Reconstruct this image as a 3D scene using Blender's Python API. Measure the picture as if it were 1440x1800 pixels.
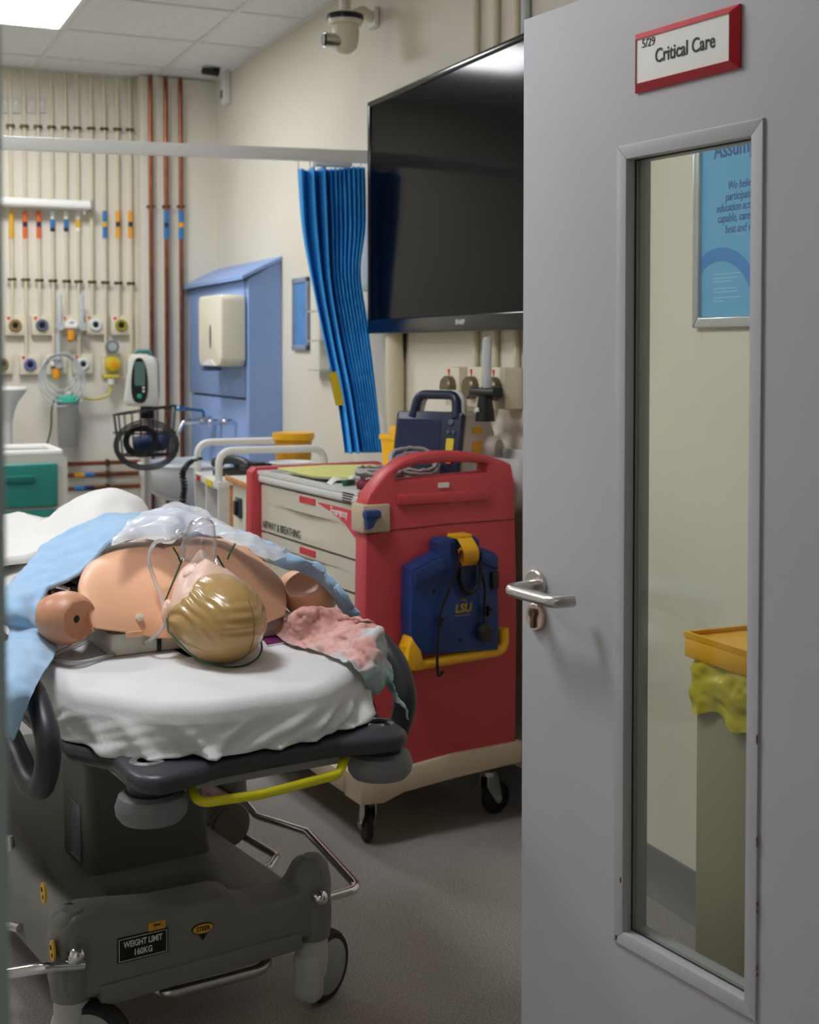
import bpy, bmesh, math, random
from mathutils import Vector, Matrix, noise
R = math.radians
random.seed(7)
for o in list(bpy.data.objects): bpy.data.objects.remove(o)
scene = bpy.context.scene
C = scene.collection

# ------------------------------------------------------------------ camera
FPX, PITCH, CYP, YAW, CAMH = 2340.0, R(1.85), 693.0, R(24.2), 1.38
cam = bpy.data.cameras.new('camera')
cam.sensor_fit = 'HORIZONTAL'; cam.sensor_width = 36.0
cam.lens = 36.0 * FPX / 1440.0
cam.shift_y = -(900.0 - CYP) / 1440.0
cam.clip_start = 0.05; cam.clip_end = 60
cam.dof.use_dof = True; cam.dof.focus_distance = 2.45; cam.dof.aperture_fstop = 7.5
camo = bpy.data.objects.new('camera', cam); C.objects.link(camo)
camo.location = (0, 0, CAMH)
camo.rotation_euler = (R(90) - PITCH, 0, -YAW)
scene.camera = camo

# ------------------------------------------------------------------ world, exposure
w = bpy.data.worlds.new('world'); scene.world = w; w.use_nodes = True
w.node_tree.nodes['Background'].inputs[0].default_value = (0.72, 0.76, 0.8, 1)
w.node_tree.nodes['Background'].inputs[1].default_value = 0.12
vs = scene.view_settings
vs.view_transform = 'Standard'; vs.look = 'None'; vs.gamma = 1.0; vs.use_curve_mapping = False
vs.exposure = 0.0
PANEL_POWER = 33.0        # emission strength of the room's ceiling light panels
CORRIDOR_POWER = 6.0

# ------------------------------------------------------------------ helpers
def dray(px, py):
    u = (px - 720.0) / FPX; v = (py - CYP) / FPX
    fw = math.cos(PITCH) - v * math.sin(PITCH); up = -(v * math.cos(PITCH) + math.sin(PITCH))
    return Vector((u * math.cos(YAW) + fw * math.sin(YAW), -u * math.sin(YAW) + fw * math.cos(YAW), up))
class Frame:
    """a thing's own frame on the floor: loc + turn about z"""
    def __init__(s, x, y, rz, z=0.0):
        s.o = Vector((x, y, z)); s.rz = R(rz)
        s.ex = Vector((math.cos(s.rz), math.sin(s.rz), 0)); s.ey = Vector((-math.sin(s.rz), math.cos(s.rz), 0))
    def __call__(s, px, py, x=None, y=None, z=None):
        d = dray(px, py); O = Vector((0, 0, CAMH))
        if z is not None: t = (z + s.o.z - CAMH) / d.z
        elif y is not None: t = ((s.o - O).dot(s.ey) + y) / d.dot(s.ey)
        else: t = ((s.o - O).dot(s.ex) + x) / d.dot(s.ex)
        q = O + d * t - s.o
        return Vector((q.dot(s.ex), q.dot(s.ey), q.z))
W = Frame(0, 0, 0)

def lin(c):
    r = []
    for x in c[:3]:
        x /= 255.0
        r.append(x / 12.92 if x <= 0.04045 else ((x + 0.055) / 1.055) ** 2.4)
    return (r[0], r[1], r[2], 1.0)
MATS = {}
def mat(name, col, rough=0.5, metal=0.0, mottle=0.0, mscale=8.0, bump=0.0, bscale=60.0, trans=0.0, ior=1.45, coat=0.0,
        emit=0.0, alpha=1.0, spec=0.5, sub=0.0, sheen=0.0, col2=None):
    if name in MATS: return MATS[name]
    m = bpy.data.materials.new(name); m.use_nodes = True
    nt = m.node_tree; b = nt.nodes['Principled BSDF']; L = nt.links
    b.inputs['Base Color'].default_value = lin(col)
    b.inputs['Roughness'].default_value = rough; b.inputs['Metallic'].default_value = metal
    b.inputs['Transmission Weight'].default_value = trans; b.inputs['IOR'].default_value = ior
    b.inputs['Coat Weight'].default_value = coat; b.inputs['Coat Roughness'].default_value = 0.15
    b.inputs['Alpha'].default_value = alpha; b.inputs['Specular IOR Level'].default_value = spec
    if sub: b.inputs['Subsurface Weight'].default_value = sub; b.inputs['Subsurface Radius'].default_value = (0.02, 0.008, 0.004)
    if sheen: b.inputs['Sheen Weight'].default_value = sheen
    if emit:
        b.inputs['Emission Color'].default_value = lin(col); b.inputs['Emission Strength'].default_value = emit
    if mottle or bump:
        tc = nt.nodes.new('ShaderNodeTexCoord')
    if mottle:
        n = nt.nodes.new('ShaderNodeTexNoise'); n.inputs['Scale'].default_value = mscale; n.inputs['Detail'].default_value = 5
        L.new(tc.outputs['Object'], n.inputs['Vector'])
        rp = nt.nodes.new('ShaderNodeValToRGB'); c = lin(col)
        e = rp.color_ramp.elements
        e[0].position = 0.35; e[1].position = 0.68
        e[0].color = tuple(x * (1 - mottle) for x in c[:3]) + (1,) if col2 is None else lin(col2)
        e[1].color = tuple(min(1, x * (1 + mottle * 0.6)) for x in c[:3]) + (1,) if col2 is None else c
        L.new(n.outputs['Fac'], rp.inputs['Fac']); L.new(rp.outputs['Color'], b.inputs['Base Color'])
    if bump:
        n = nt.nodes.new('ShaderNodeTexNoise'); n.inputs['Scale'].default_value = bscale; n.inputs['Detail'].default_value = 4
        L.new(tc.outputs['Object'], n.inputs['Vector'])
        bp = nt.nodes.new('ShaderNodeBump'); bp.inputs['Strength'].default_value = bump; bp.inputs['Distance'].default_value = 0.01
        L.new(n.outputs['Fac'], bp.inputs['Height']); L.new(bp.outputs['Normal'], b.inputs['Normal'])
    MATS[name] = m
    return m

def cr(p, t):
    """Catmull-Rom through list p of Vectors, t in 0..1"""
    n = len(p) - 1; k = min(int(t * n), n - 1); u = t * n - k
    a = p[max(k - 1, 0)]; b = p[k]; c = p[k + 1]; d = p[min(k + 2, n)]
    return 0.5 * ((2 * b) + (c - a) * u + (2 * a - 5 * b + 4 * c - d) * u * u + (3 * b - a - 3 * c + d) * u ** 3)
def spline(p, n):
    p = [Vector(q) for q in p]
    return [cr(p, i / n) for i in range(n + 1)]
def fillet(pts, r, n=5, closed=False):
    pts = [Vector(p) for p in pts]; out = []; m = len(pts)
    for i, p in enumerate(pts):
        if not closed and i in (0, m - 1): out.append(p); continue
        a = pts[i - 1]; c = pts[(i + 1) % m]
        da = (a - p); dc = (c - p); ang = da.angle(dc, math.pi)
        if ang > 3.1: out.append(p); continue
        t = min(r / math.tan(ang / 2), da.length * 0.48, dc.length * 0.48)
        p0 = p + da.normalized() * t; p1 = p + dc.normalized() * t
        for k in range(n + 1):
            u = k / n; out.append(p0 * (1 - u) ** 2 + p * 2 * u * (1 - u) + p1 * u * u)
    return out
def MT(loc=(0, 0, 0), rx=0, ry=0, rz=0):
    return Matrix.Translation(loc) @ Matrix.Rotation(R(rz), 4, 'Z') @ Matrix.Rotation(R(ry), 4, 'Y') @ Matrix.Rotation(R(rx), 4, 'X')
def axes(o, x, y):
    x = Vector(x).normalized(); y = Vector(y); z = x.cross(y).normalized(); y = z.cross(x)
    m = Matrix((x, y, z)).transposed().to_4x4(); m.translation = Vector(o); return m
def FY(o=(0, 0, 0)): return axes(o, (1, 0, 0), (0, 0, 1))       # drawn x,y -> a face looking to -y
def FX(o=(0, 0, 0)): return axes(o, (0, -1, 0), (0, 0, 1))      # a face looking to -x

class MB:
    def __init__(s): s.v = []; s.f = []
    def add(s, vs_, fs, M=None):
        k = len(s.v)
        s.v += [(M @ Vector(v)) if M else Vector(v) for v in vs_]
        s.f += [tuple(i + k for i in f) for f in fs]; return s
    def bm(s, bm, M=None):
        bm.verts.index_update(); s.add([v.co.copy() for v in bm.verts], [[v.index for v in f.verts] for f in bm.faces], M); bm.free(); return s
    def box(s, c, d, bev=0.0, seg=2, M=None):
        bm = bmesh.new(); bmesh.ops.create_cube(bm, size=1.0)
        for v in bm.verts: v.co = Vector((v.co.x * d[0] + c[0], v.co.y * d[1] + c[1], v.co.z * d[2] + c[2]))
        if bev: bmesh.ops.bevel(bm, geom=bm.edges[:], offset=min(bev, min(d) * 0.49), segments=seg, profile=0.5, affect='EDGES')
        return s.bm(bm, M)
    def prism(s, pts, z0, z1, bev=0.0, seg=2, M=None, both=True):
        """outline in xy extruded z0..z1"""
        bm = bmesh.new(); vs_ = [bm.verts.new((p[0], p[1], z0)) for p in pts]; f = bm.faces.new(vs_)
        if f.normal.z > 0 or (f.normal_update() or f.normal.z > 0): f.normal_flip()
        r = bmesh.ops.extrude_face_region(bm, geom=[f]); top = [g for g in r['geom'] if isinstance(g, bmesh.types.BMVert)]
        for v in top: v.co.z = z1
        bmesh.ops.recalc_face_normals(bm, faces=bm.faces[:])
        if bev:
            tops = set(top)
            es = [e for e in bm.edges if (e.verts[0] in tops) == (e.verts[1] in tops) and (both or e.verts[0] in tops)]
            bmesh.ops.bevel(bm, geom=es, offset=bev, segments=seg, profile=0.5, affect='EDGES')
        return s.bm(bm, M)
    def ring(s, outer, inner, z0, z1, M=None):
        """plate with a hole: outlines with the same number of points"""
        n = len(outer); k = [(*p[:2], z0) for p in outer] + [(*p[:2], z0) for p in inner] + [(*p[:2], z1) for p in outer] + [(*p[:2], z1) for p in inner]
        f = []
        for i in range(n):
            j = (i + 1) % n
            f += [(i, n + i, n + j, j), (2 * n + i, 2 * n + j, 3 * n + j, 3 * n + i), (i, j, 2 * n + j, 2 * n + i), (n + i, 3 * n + i, 3 * n + j, n + j)]
        return s.add(k, f, M)
    def tube(s, pts, r, n=10, closed=False, M=None, rr=None):
        pts = [Vector(p) for p in pts]; m = len(pts); k = []; f = []
        tang = []
        for i in range(m):
            a = pts[i - 1] if (i or closed) else pts[i]; b = pts[(i + 1) % m] if (i < m - 1 or closed) else pts[i]
            t = (b - a); tang.append(t.normalized() if t.length > 1e-9 else Vector((0, 0, 1)))
        up = Vector((0, 0, 1)) if abs(tang[0].z) < 0.9 else Vector((1, 0, 0))
        nrm = (up - tang[0] * up.dot(tang[0])).normalized()
        for i in range(m):
            nrm = (nrm - tang[i] * nrm.dot(tang[i]))
            nrm = nrm.normalized() if nrm.length > 1e-6 else tang[i].orthogonal().normalized()
            bn = tang[i].cross(nrm); q = rr[i] if rr else r
            for j in range(n):
                a = 2 * math.pi * j / n; k.append(pts[i] + (nrm * math.cos(a) + bn * math.sin(a)) * q)
        for i in range(m if closed else m - 1):
            i2 = (i + 1) % m
            for j in range(n):
                j2 = (j + 1) % n; f.append((i * n + j, i * n + j2, i2 * n + j2, i2 * n + j))
        if not closed:
            f.append(tuple(range(n - 1, -1, -1))); f.append(tuple((m - 1) * n + j for j in range(n)))
        return s.add(k, f, M)
    def lathe(s, prof, n=24, M=None, cap=True):
        k = []; f = []; m = len(prof)
        for r, z in prof:
            for j in range(n):
                a = 2 * math.pi * j / n; k.append((r * math.cos(a), r * math.sin(a), z))
        for i in range(m - 1):
            for j in range(n):
                j2 = (j + 1) % n; f.append((i * n + j, i * n + j2, (i + 1) * n + j2, (i + 1) * n + j))
        if cap:
            f.append(tuple(range(n - 1, -1, -1))); f.append(tuple((m - 1) * n + j for j in range(n)))
        return s.add(k, f, M)
    def cyl(s, a, b, r, n=16):
        return s.tube([a, b], r, n)
    def grid(s, fn, nu, nv, M=None, cu=False):
        k = [fn(i / nu, j / nv) for i in range(nu + (0 if cu else 1)) for j in range(nv + 1)]; f = []; m = nv + 1; nn = nu + (0 if cu else 1)
        for i in range(nu):
            for j in range(nv):
                i2 = (i + 1) % nn
                f.append((i * m + j, i2 * m + j, i2 * m + j + 1, i * m + j + 1))
        return s.add(k, f, M)
    def patch(s, rows, nu=40, nv=40, M=None):
        rows = [[Vector(p) for p in r] for r in rows]
        def fn(u, v): return cr([cr(r, v) for r in rows], u)
        return s.grid(fn, nu, nv, M)
    def ball(s, c, r, n=16, M=None):
        r = r if hasattr(r, '__len__') else (r, r, r); bm = bmesh.new()
        bmesh.ops.create_uvsphere(bm, u_segments=n, v_segments=max(6, n // 2), radius=1)
        for v in bm.verts: v.co = Vector((v.co.x * r[0] + c[0], v.co.y * r[1] + c[1], v.co.z * r[2] + c[2]))
        return s.bm(bm, M)
    def wrinkle(s, amp, sc, seed=0.0, fall=None):
        me = bpy.data.meshes.new('t'); me.from_pydata(s.v, [], s.f); me.update()
        for i, v in enumerate(me.vertices):
            p = s.v[i]; a = amp * (fall(p) if fall else 1.0)
            q = Vector((p.x * sc[0], p.y * sc[1], p.z * sc[2])) + Vector((seed, seed * 1.7, seed * 0.3))
            s.v[i] = p + v.normal * a * (noise.noise(q) + 0.5 * noise.noise(q * 2.1))
        bpy.data.meshes.remove(me); return s
def rrect(w_, h_, r, n=5, cx=0.0, cy=0.0):
    o = []
    for sx, sy, a0 in ((1, 1, 0), (-1, 1, 90), (-1, -1, 180), (1, -1, 270)):
        for k in range(n + 1):
            a = R(a0 + 90 * k / n); o.append((cx + sx * (w_ / 2 - r) + r * math.cos(a), cy + sy * (h_ / 2 - r) + r * math.sin(a)))
    return o
def circ(r, n=24, cx=0.0, cy=0.0, ry=None):
    return [(cx + r * math.cos(2 * math.pi * k / n), cy + (ry or r) * math.sin(2 * math.pi * k / n)) for k in range(n)]

def mesh(name, mb, m, smooth=38):
    me = bpy.data.meshes.new(name); me.from_pydata([tuple(v) for v in mb.v], [], mb.f)
    bm = bmesh.new(); bm.from_mesh(me); bmesh.ops.recalc_face_normals(bm, faces=bm.faces[:]); bm.to_mesh(me); bm.free()
    if smooth:
        me.shade_smooth(); me.set_sharp_from_angle(angle=R(smooth))
    if m: me.materials.append(m)
    return me
def part(name, mb, m, parent=None, label=None, smooth=38, loc=None):
    o = bpy.data.objects.new(name, mesh(name, mb, m, smooth)); C.objects.link(o)
    if parent: o.parent = parent
    if loc: o.location = loc
    if label: o['label'] = label
    return o
def tag(o, label, cat, group=None):
    o['label'] = label; o['category'] = cat
    if group: o['group'] = group
    return o
def thing(name, label, cat, loc=(0, 0, 0), rz=0.0, group=None):
    o = bpy.data.objects.new(name, None); C.objects.link(o); o.location = loc; o.rotation_euler = (0, 0, R(rz)); o.empty_display_size = 0.1
    return tag(o, label, cat, group)
def solo(name, mb, m, label, cat, loc=(0, 0, 0), rz=0.0, group=None, smooth=38):
    o = part(name, mb, m, None, None, smooth); o.location = loc; o.rotation_euler = (0, 0, R(rz)); return tag(o, label, cat, group)
def struct(name, mb, m, parent=None, smooth=38):
    o = part(name, mb, m, parent, None, smooth)
    if not parent: o['kind'] = 'structure'
    return o
def solid(o, t, off=0.0):
    md = o.modifiers.new('thickness', 'SOLIDIFY'); md.thickness = t; md.offset = off; return o
def subsurf(o, n=1):
    md = o.modifiers.new('smooth', 'SUBSURF'); md.levels = n; md.render_levels = n; return o
def text(name, s, size, m, parent, M, align='LEFT', shear=0.0, bold=0.0, ext=0.0003, sx=1.0, label=None, space=1.0):
    cu = bpy.data.curves.new(name, 'FONT'); cu.body = s; cu.size = size; cu.align_x = align; cu.align_y = 'CENTER'
    cu.shear = shear; cu.offset = bold; cu.extrude = ext; cu.resolution_u = 3; cu.space_line = space
    t = bpy.data.objects.new(name, cu); C.objects.link(t)
    dg = bpy.context.evaluated_depsgraph_get(); me = bpy.data.meshes.new_from_object(t.evaluated_get(dg))
    bpy.data.objects.remove(t); bpy.data.curves.remove(cu)
    S = Matrix.Diagonal((sx, 1, 1, 1))
    for v in me.vertices: v.co = M @ (S @ v.co)
    me.materials.clear(); me.materials.append(m)
    o = bpy.data.objects.new(name, me); C.objects.link(o); o.parent = parent
    if label: o['label'] = label
    return o
# ------------------------------------------------------------------ setting
XL, XR, YF, YB, ZC = -2.6, 1.95, 1.0, 6.9, 2.788
def floor_mat():
    m = bpy.data.materials.new('speckled grey vinyl'); m.use_nodes = True; nt = m.node_tree; b = nt.nodes['Principled BSDF']; L = nt.links
    tc = nt.nodes.new('ShaderNodeTexCoord')
    n1 = nt.nodes.new('ShaderNodeTexNoise'); n1.inputs['Scale'].default_value = 230; n1.inputs['Detail'].default_value = 3
    n2 = nt.nodes.new('ShaderNodeTexNoise'); n2.inputs['Scale'].default_value = 1.6; n2.inputs['Detail'].default_value = 5
    vo = nt.nodes.new('ShaderNodeTexVoronoi'); vo.inputs['Scale'].default_value = 190
    for n in (n1, n2, vo): L.new(tc.outputs['Object'], n.inputs['Vector'])
    r = nt.nodes.new('ShaderNodeValToRGB'); r.color_ramp.elements[0].position = 0.3; r.color_ramp.elements[1].position = 0.72
    r.color_ramp.elements[0].color = lin((122, 118, 113)); r.color_ramp.elements[1].color = lin((188, 183, 176))
    L.new(n1.outputs['Fac'], r.inputs['Fac'])
    r2 = nt.nodes.new('ShaderNodeValToRGB'); r2.color_ramp.elements[0].position = 0.3; r2.color_ramp.elements[1].position = 0.7
    r2.color_ramp.elements[0].color = (0.86, 0.86, 0.86, 1); r2.color_ramp.elements[1].color = (1, 1, 1, 1); L.new(n2.outputs['Fac'], r2.inputs['Fac'])
    mx = nt.nodes.new('ShaderNodeMixRGB'); mx.blend_type = 'MULTIPLY'; mx.inputs['Fac'].default_value = 1
    L.new(r.outputs['Color'], mx.inputs['Color1']); L.new(r2.outputs['Color'], mx.inputs['Color2'])
    sp = nt.nodes.new('ShaderNodeValToRGB'); sp.color_ramp.elements[0].position = 0.06; sp.color_ramp.elements[1].position = 0.12
    sp.color_ramp.elements[0].color = (1, 1, 1, 1); sp.color_ramp.elements[1].color = (0, 0, 0, 1); L.new(vo.outputs['Distance'], sp.inputs['Fac'])
    m2 = nt.nodes.new('ShaderNodeMixRGB'); m2.inputs['Color2'].default_value = lin((208, 205, 200)); L.new(mx.outputs['Color'], m2.inputs['Color1'])
    L.new(sp.outputs['Color'], m2.inputs['Fac']); L.new(m2.outputs['Color'], b.inputs['Base Color'])
    b.inputs['Roughness'].default_value = 0.45
    bp = nt.nodes.new('ShaderNodeBump'); bp.inputs['Strength'].default_value = 0.15; bp.inputs['Distance'].default_value = 0.002
    L.new(n1.outputs['Fac'], bp.inputs['Height']); L.new(bp.outputs['Normal'], b.inputs['Normal'])
    return m
M_wall = mat('cream wall paint', (226, 220, 205), 0.6, mottle=0.05, mscale=1.5, bump=0.06, bscale=180)
M_tile = mat('ceiling tile board', (232, 232, 231), 0.85, mottle=0.04, mscale=30, bump=0.15, bscale=240)
M_grid = mat('ceiling grid white metal', (222, 221, 218), 0.5)
M_slab = mat('ceiling void', (120, 120, 120), 0.9)
M_skirt = mat('grey vinyl skirting', (120, 120, 122), 0.5)
M_door = mat('lilac grey door paint', (187, 187, 193), 0.42, mottle=0.035, mscale=3, bump=0.035, bscale=320)
M_jamb = mat('pale green grey frame paint', (190, 208, 208), 0.5)
M_white = mat('white plastic', (232, 232, 228), 0.4)
M_offw = mat('cream plastic', (228, 222, 202), 0.42)
M_black = mat('black plastic', (22, 22, 24), 0.4)
M_chrome = mat('chrome', (225, 226, 230), 0.14, 1.0)
M_steel = mat('satin stainless steel', (205, 202, 198), 0.3, 1.0)
M_glass = mat('clear window glass', (238, 244, 240), 0.02, trans=1.0, ior=1.08, spec=0.5)
M_clear = mat('clear soft plastic', (248, 250, 252), 0.06, trans=1.0, ior=1.14)
M_pane = mat('glass', (255, 255, 255), 0.0)
def thin_glass():
    m = bpy.data.materials.new('door vision glass'); m.use_nodes = True; nt = m.node_tree; nt.nodes.remove(nt.nodes['Principled BSDF'])
    out = nt.nodes['Material Output']; t = nt.nodes.new('ShaderNodeBsdfTransparent'); t.inputs[0].default_value = (0.93, 0.955, 0.92, 1)
    g = nt.nodes.new('ShaderNodeBsdfGlossy'); g.inputs['Roughness'].default_value = 0.0
    lw = nt.nodes.new('ShaderNodeLayerWeight'); lw.inputs[0].default_value = 0.5
    pw = nt.nodes.new('ShaderNodeMath'); pw.operation = 'POWER'; pw.inputs[1].default_value = 5.0; nt.links.new(lw.outputs['Facing'], pw.inputs[0])
    fr = nt.nodes.new('ShaderNodeMath'); fr.operation = 'MULTIPLY_ADD'; fr.inputs[1].default_value = .96; fr.inputs[2].default_value = .04; nt.links.new(pw.outputs[0], fr.inputs[0])
    mx = nt.nodes.new('ShaderNodeMixShader'); nt.links.new(fr.outputs[0], mx.inputs[0]); nt.links.new(t.outputs[0], mx.inputs[1]); nt.links.new(g.outputs[0], mx.inputs[2])
    nt.links.new(mx.outputs[0], out.inputs[0]); return m
M_pane = thin_glass()
def thin_clear(name, tint, f0, k):
    m = bpy.data.materials.new(name); m.use_nodes = True; nt = m.node_tree; nt.nodes.remove(nt.nodes['Principled BSDF'])
    out = nt.nodes['Material Output']; tr_ = nt.nodes.new('ShaderNodeBsdfTransparent'); tr_.inputs[0].default_value = tint
    g = nt.nodes.new('ShaderNodeBsdfGlossy'); g.inputs['Roughness'].default_value = 0.08
    lw = nt.nodes.new('ShaderNodeLayerWeight'); lw.inputs[0].default_value = 0.5
    pw = nt.nodes.new('ShaderNodeMath'); pw.operation = 'POWER'; pw.inputs[1].default_value = k; nt.links.new(lw.outputs['Facing'], pw.inputs[0])
    fr = nt.nodes.new('ShaderNodeMath'); fr.operation = 'MULTIPLY_ADD'; fr.inputs[1].default_value = .6; fr.inputs[2].default_value = f0; nt.links.new(pw.outputs[0], fr.inputs[0])
    mx = nt.nodes.new('ShaderNodeMixShader'); nt.links.new(fr.outputs[0], mx.inputs[0]); nt.links.new(tr_.outputs[0], mx.inputs[1]); nt.links.new(g.outputs[0], mx.inputs[2])
    nt.links.new(mx.outputs[0], out.inputs[0]); return m

b = MB().box(((XL + XR) / 2, 2.45, -0.05), (XR - XL + 1.2, 9.5, 0.1)); struct('floor', b, floor_mat(), smooth=0)
struct('wall_right', MB().box((XR + 0.06, (YF + YB) / 2, ZC / 2 + 0.05), (0.12, YB - YF + 0.24, ZC + 0.1)), M_wall, smooth=0)
struct('wall_left', MB().box((XL - 0.06, (YF + YB) / 2, ZC / 2 + 0.05), (0.12, YB - YF + 0.24, ZC + 0.1)), M_wall, smooth=0)
bw = MB().box(((XL + XR) / 2, YB + 0.06, ZC / 2 + 0.05), (XR - XL, 0.12, ZC + 0.1))
bw.box(((1.55 + XR) / 2, YB - 0.05, ZC / 2), (XR - 1.55, 0.1, ZC - 0.002))
struct('wall_back', bw, M_wall, smooth=0)
# front wall with the wide doorway the photograph is taken through
JX, HX = W(11, 900, y=.86).x, 1.335
fw_ = MB().box(((XL + JX - 0.05) / 2, YF - 0.07, ZC / 2), (JX - 0.05 - XL, 0.14, ZC)).box(((HX + XR) / 2, YF - 0.07, ZC / 2), (XR - HX, 0.14, ZC))
fw_.box(((JX + HX) / 2, YF - 0.07, (2.03 + ZC) / 2), (HX - JX + 0.1, 0.14, ZC - 2.03))
struct('wall_front', fw_, M_wall, smooth=0)
tr = MB().box((JX - 0.025, 0.94, 1.0), (0.05, 0.16, 2.0), 0.004).box((HX - 0.0125, 0.94, 1.0), (0.025, 0.19, 2.0), 0.004).box(((JX + HX) / 2, 0.94, 2.015), (HX - JX + 0.1, 0.19, 0.03), 0.004)
struct('trim_1', tr, M_jamb)
# ceiling: grid bars, with every tile laid in as its own board; light panels take some of the cells
GX0, GY0 = 1.634, 5.394
xs = [x for x in [GX0 - 0.6 * k for k in range(-1, 8)] if XL < x < XR]; xs = sorted(xs + [XL, XR])
ys = sorted([y for y in [GY0 + 0.6 * k for k in range(-8, 3)] if YF < y < YB] + [YF, YB])
cb = MB().box(((XL + XR) / 2, (YF + YB) / 2, ZC + 0.11), (XR - XL + 0.24, YB - YF + 0.24, 0.06))
for x in xs: cb.box((min(max(x, XL + 0.012), XR - 0.012), (YF + YB) / 2, ZC + 0.003), (0.024, YB - YF, 0.006))
for y in ys: cb.box(((XL + XR) / 2, min(max(y, YF + 0.012), YB - 0.012), ZC + 0.0034), (XR - XL, 0.024, 0.006))
ceil = struct('ceiling', cb, M_grid, smooth=0)
LIGHTS = [(0.434, 5.394), (-1.366, 4.194), (-0.166, 2.394)]  # last panel is out of view, added here to brighten the door
tile_me = {}
for i in range(len(xs) - 1):
    for j in range(len(ys) - 1):
        if any(abs(xs[i] - a) < 0.02 and abs(ys[j] - c) < 0.02 for a, c in LIGHTS): continue
        dx, dy = xs[i + 1] - xs[i] - 0.004, ys[j + 1] - ys[j] - 0.004
        if min(dx, dy) < 0.03: continue
        key = (round(dx, 3), round(dy, 3))
        if key not in tile_me: tile_me[key] = mesh('ceiling_tile', MB().box((0, 0, 0.012), (dx, dy, 0.014)), M_tile, 0)
        o = bpy.data.objects.new('ceiling_tile', tile_me[key]); C.objects.link(o); o.parent = ceil; o.location = ((xs[i] + xs[i + 1]) / 2, (ys[j] + ys[j + 1]) / 2, ZC)
M_led = mat('light panel diffuser', (250, 252, 255), 0.5, emit=PANEL_POWER)
for k, (a, c) in enumerate(LIGHTS):
    lab = ['bright square ceiling light panel at top left of the picture', 'square ceiling light panel over the left half of the room', 'unseen square ceiling light panel added near the doorway to brighten the door'][k]
    t = thing('ceiling_light', lab, 'light', (a + 0.3, c + 0.3, ZC), 0, 'ceiling light panels')
    fr = MB().ring([(-.288, -.288), (.288, -.288), (.288, .288), (-.288, .288)], [(-.268, -.268), (.268, -.268), (.268, .268), (-.268, .268)], -0.004, 0.016)
    part('light_frame', fr, M_white, t, smooth=0)
    part('diffuser', MB().box((0, 0, 0.006), (0.535, 0.535, 0.008)), M_led, t, smooth=0)
# coved skirting along the right wall
prof = [(0, 0), (-0.035, 0.0), (-0.026, 0.006), (-0.016, 0.016), (-0.009, 0.03), (-0.005, 0.05), (-0.005, 0.112), (0, 0.114)]
sk = MB()
for y in (YF, YB - 0.1): sk.v += [Vector((XR + p[0], y, p[1])) for p in prof]
n = len(prof); sk.f += [(i, (i + 1) % n, n + (i + 1) % n, n + i) for i in range(n)]; sk.f += [tuple(range(n)), tuple(range(2 * n - 1, n - 1, -1))]
struct('baseboard_right', sk, M_skirt)
struct('baseboard_back', MB().box(((XL + 1.5) / 2, YB - 0.004, 0.055), (1.5 - XL, 0.008, 0.11)), M_skirt, smooth=0)
# corridor behind the camera
struct('wall_corridor', MB().box((0, -1.96, 1.4), (6, 0.12, 2.8)), M_wall, smooth=0)
struct('ceiling_corridor', MB().box((0, -0.5, 2.72), (6, 2.8, 0.06)), M_tile, smooth=0)  # unseen corridor ceiling that closes the space above the camera
t = thing('ceiling_light', 'unseen square light panel added in the corridor to brighten the door frame', 'light', (-0.4, -0.4, 2.69))  # added lamp out of view, there to light the door frame
part('light_frame', MB().ring([(-.3, -.3), (.3, -.3), (.3, .3), (-.3, .3)], [(-.27, -.27), (.27, -.27), (.27, .27), (-.27, .27)], -0.006, 0.0), M_white, t, smooth=0)
part('diffuser', MB().box((0, 0, -0.003), (0.54, 0.54, 0.004)), mat('corridor panel diffuser', (255, 250, 240), 0.5, emit=CORRIDOR_POWER), t, smooth=0)

# ------------------------------------------------------------------ the open door
hp = W(945, 1030, z=0.975)
a = R(-7.7); dv = Vector((math.sin(a), math.cos(a), 0))
DF = Frame(hp.x, hp.y, -82.3)
lead = DF(919, 900, y=0).x
DF = Frame(*(DF.o + DF.ex * lead).xy, -82.3)
door = bpy.data.objects.new('door_1', None); C.objects.link(door); door.location = DF.o; door.rotation_euler = (0, 0, DF.rz); door['kind'] = 'structure'
def dp(px, py): q = DF(px, py, y=0); return (q.x, q.z)
DW, DT = 1.03, 0.044
ztop = dp(919, 36)[1]
ox0, oz1 = dp(1088, 258); ox1 = dp(1345, 208)[0]; oz0 = dp(1085, 1655)[1]
bw_ = 0.019
ix0, ix1, iz0, iz1 = ox0 + bw_, ox1 - bw_, oz0 + bw_, oz1 - bw_
leaf = MB().ring([(0, 0.006), (DW, 0.006), (DW, ztop), (0, ztop)], [(ix0, iz0), (ix1, iz0), (ix1, iz1), (ix0, iz1)], 0, -DT, M=FY())
part('door_leaf', leaf, M_door, door, smooth=0)
for zf, z2 in ((0.004, -0.0155), (-DT - 0.004, -DT + 0.018)):
    for o_, i_ in (((ox0, oz0, ox1, oz0), 0), ((ox1, oz0, ox1, oz1), 1), ((ox1, oz1, ox0, oz1), 2), ((ox0, oz1, ox0, oz0), 3)):
        q = [(ox0, oz0), (ox1, oz0), (ox1, oz1), (ox0, oz1)]; e = bw_ + 0.003
        p = [(ox0 + e, oz0 + e), (ox1 - e, oz0 + e), (ox1 - e, oz1 - e), (ox0 + e, oz1 - e)]
        A, B_, c_, d_ = q[i_], q[(i_ + 1) % 4], p[(i_ + 1) % 4], p[i_]
        part('glazing_bead', MB().prism([A, B_, c_, d_], z2, zf, 0.0012, 2, M=FY()), M_door, door)
part('vision_glass', MB().box(((ix0 + ix1) / 2, 0.0195, (iz0 + iz1) / 2), (ix1 - ix0, 0.006, iz1 - iz0)), M_pane, door, smooth=0)
M_seal = mat('dark glazing seal', (40, 42, 38), 0.7)
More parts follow.
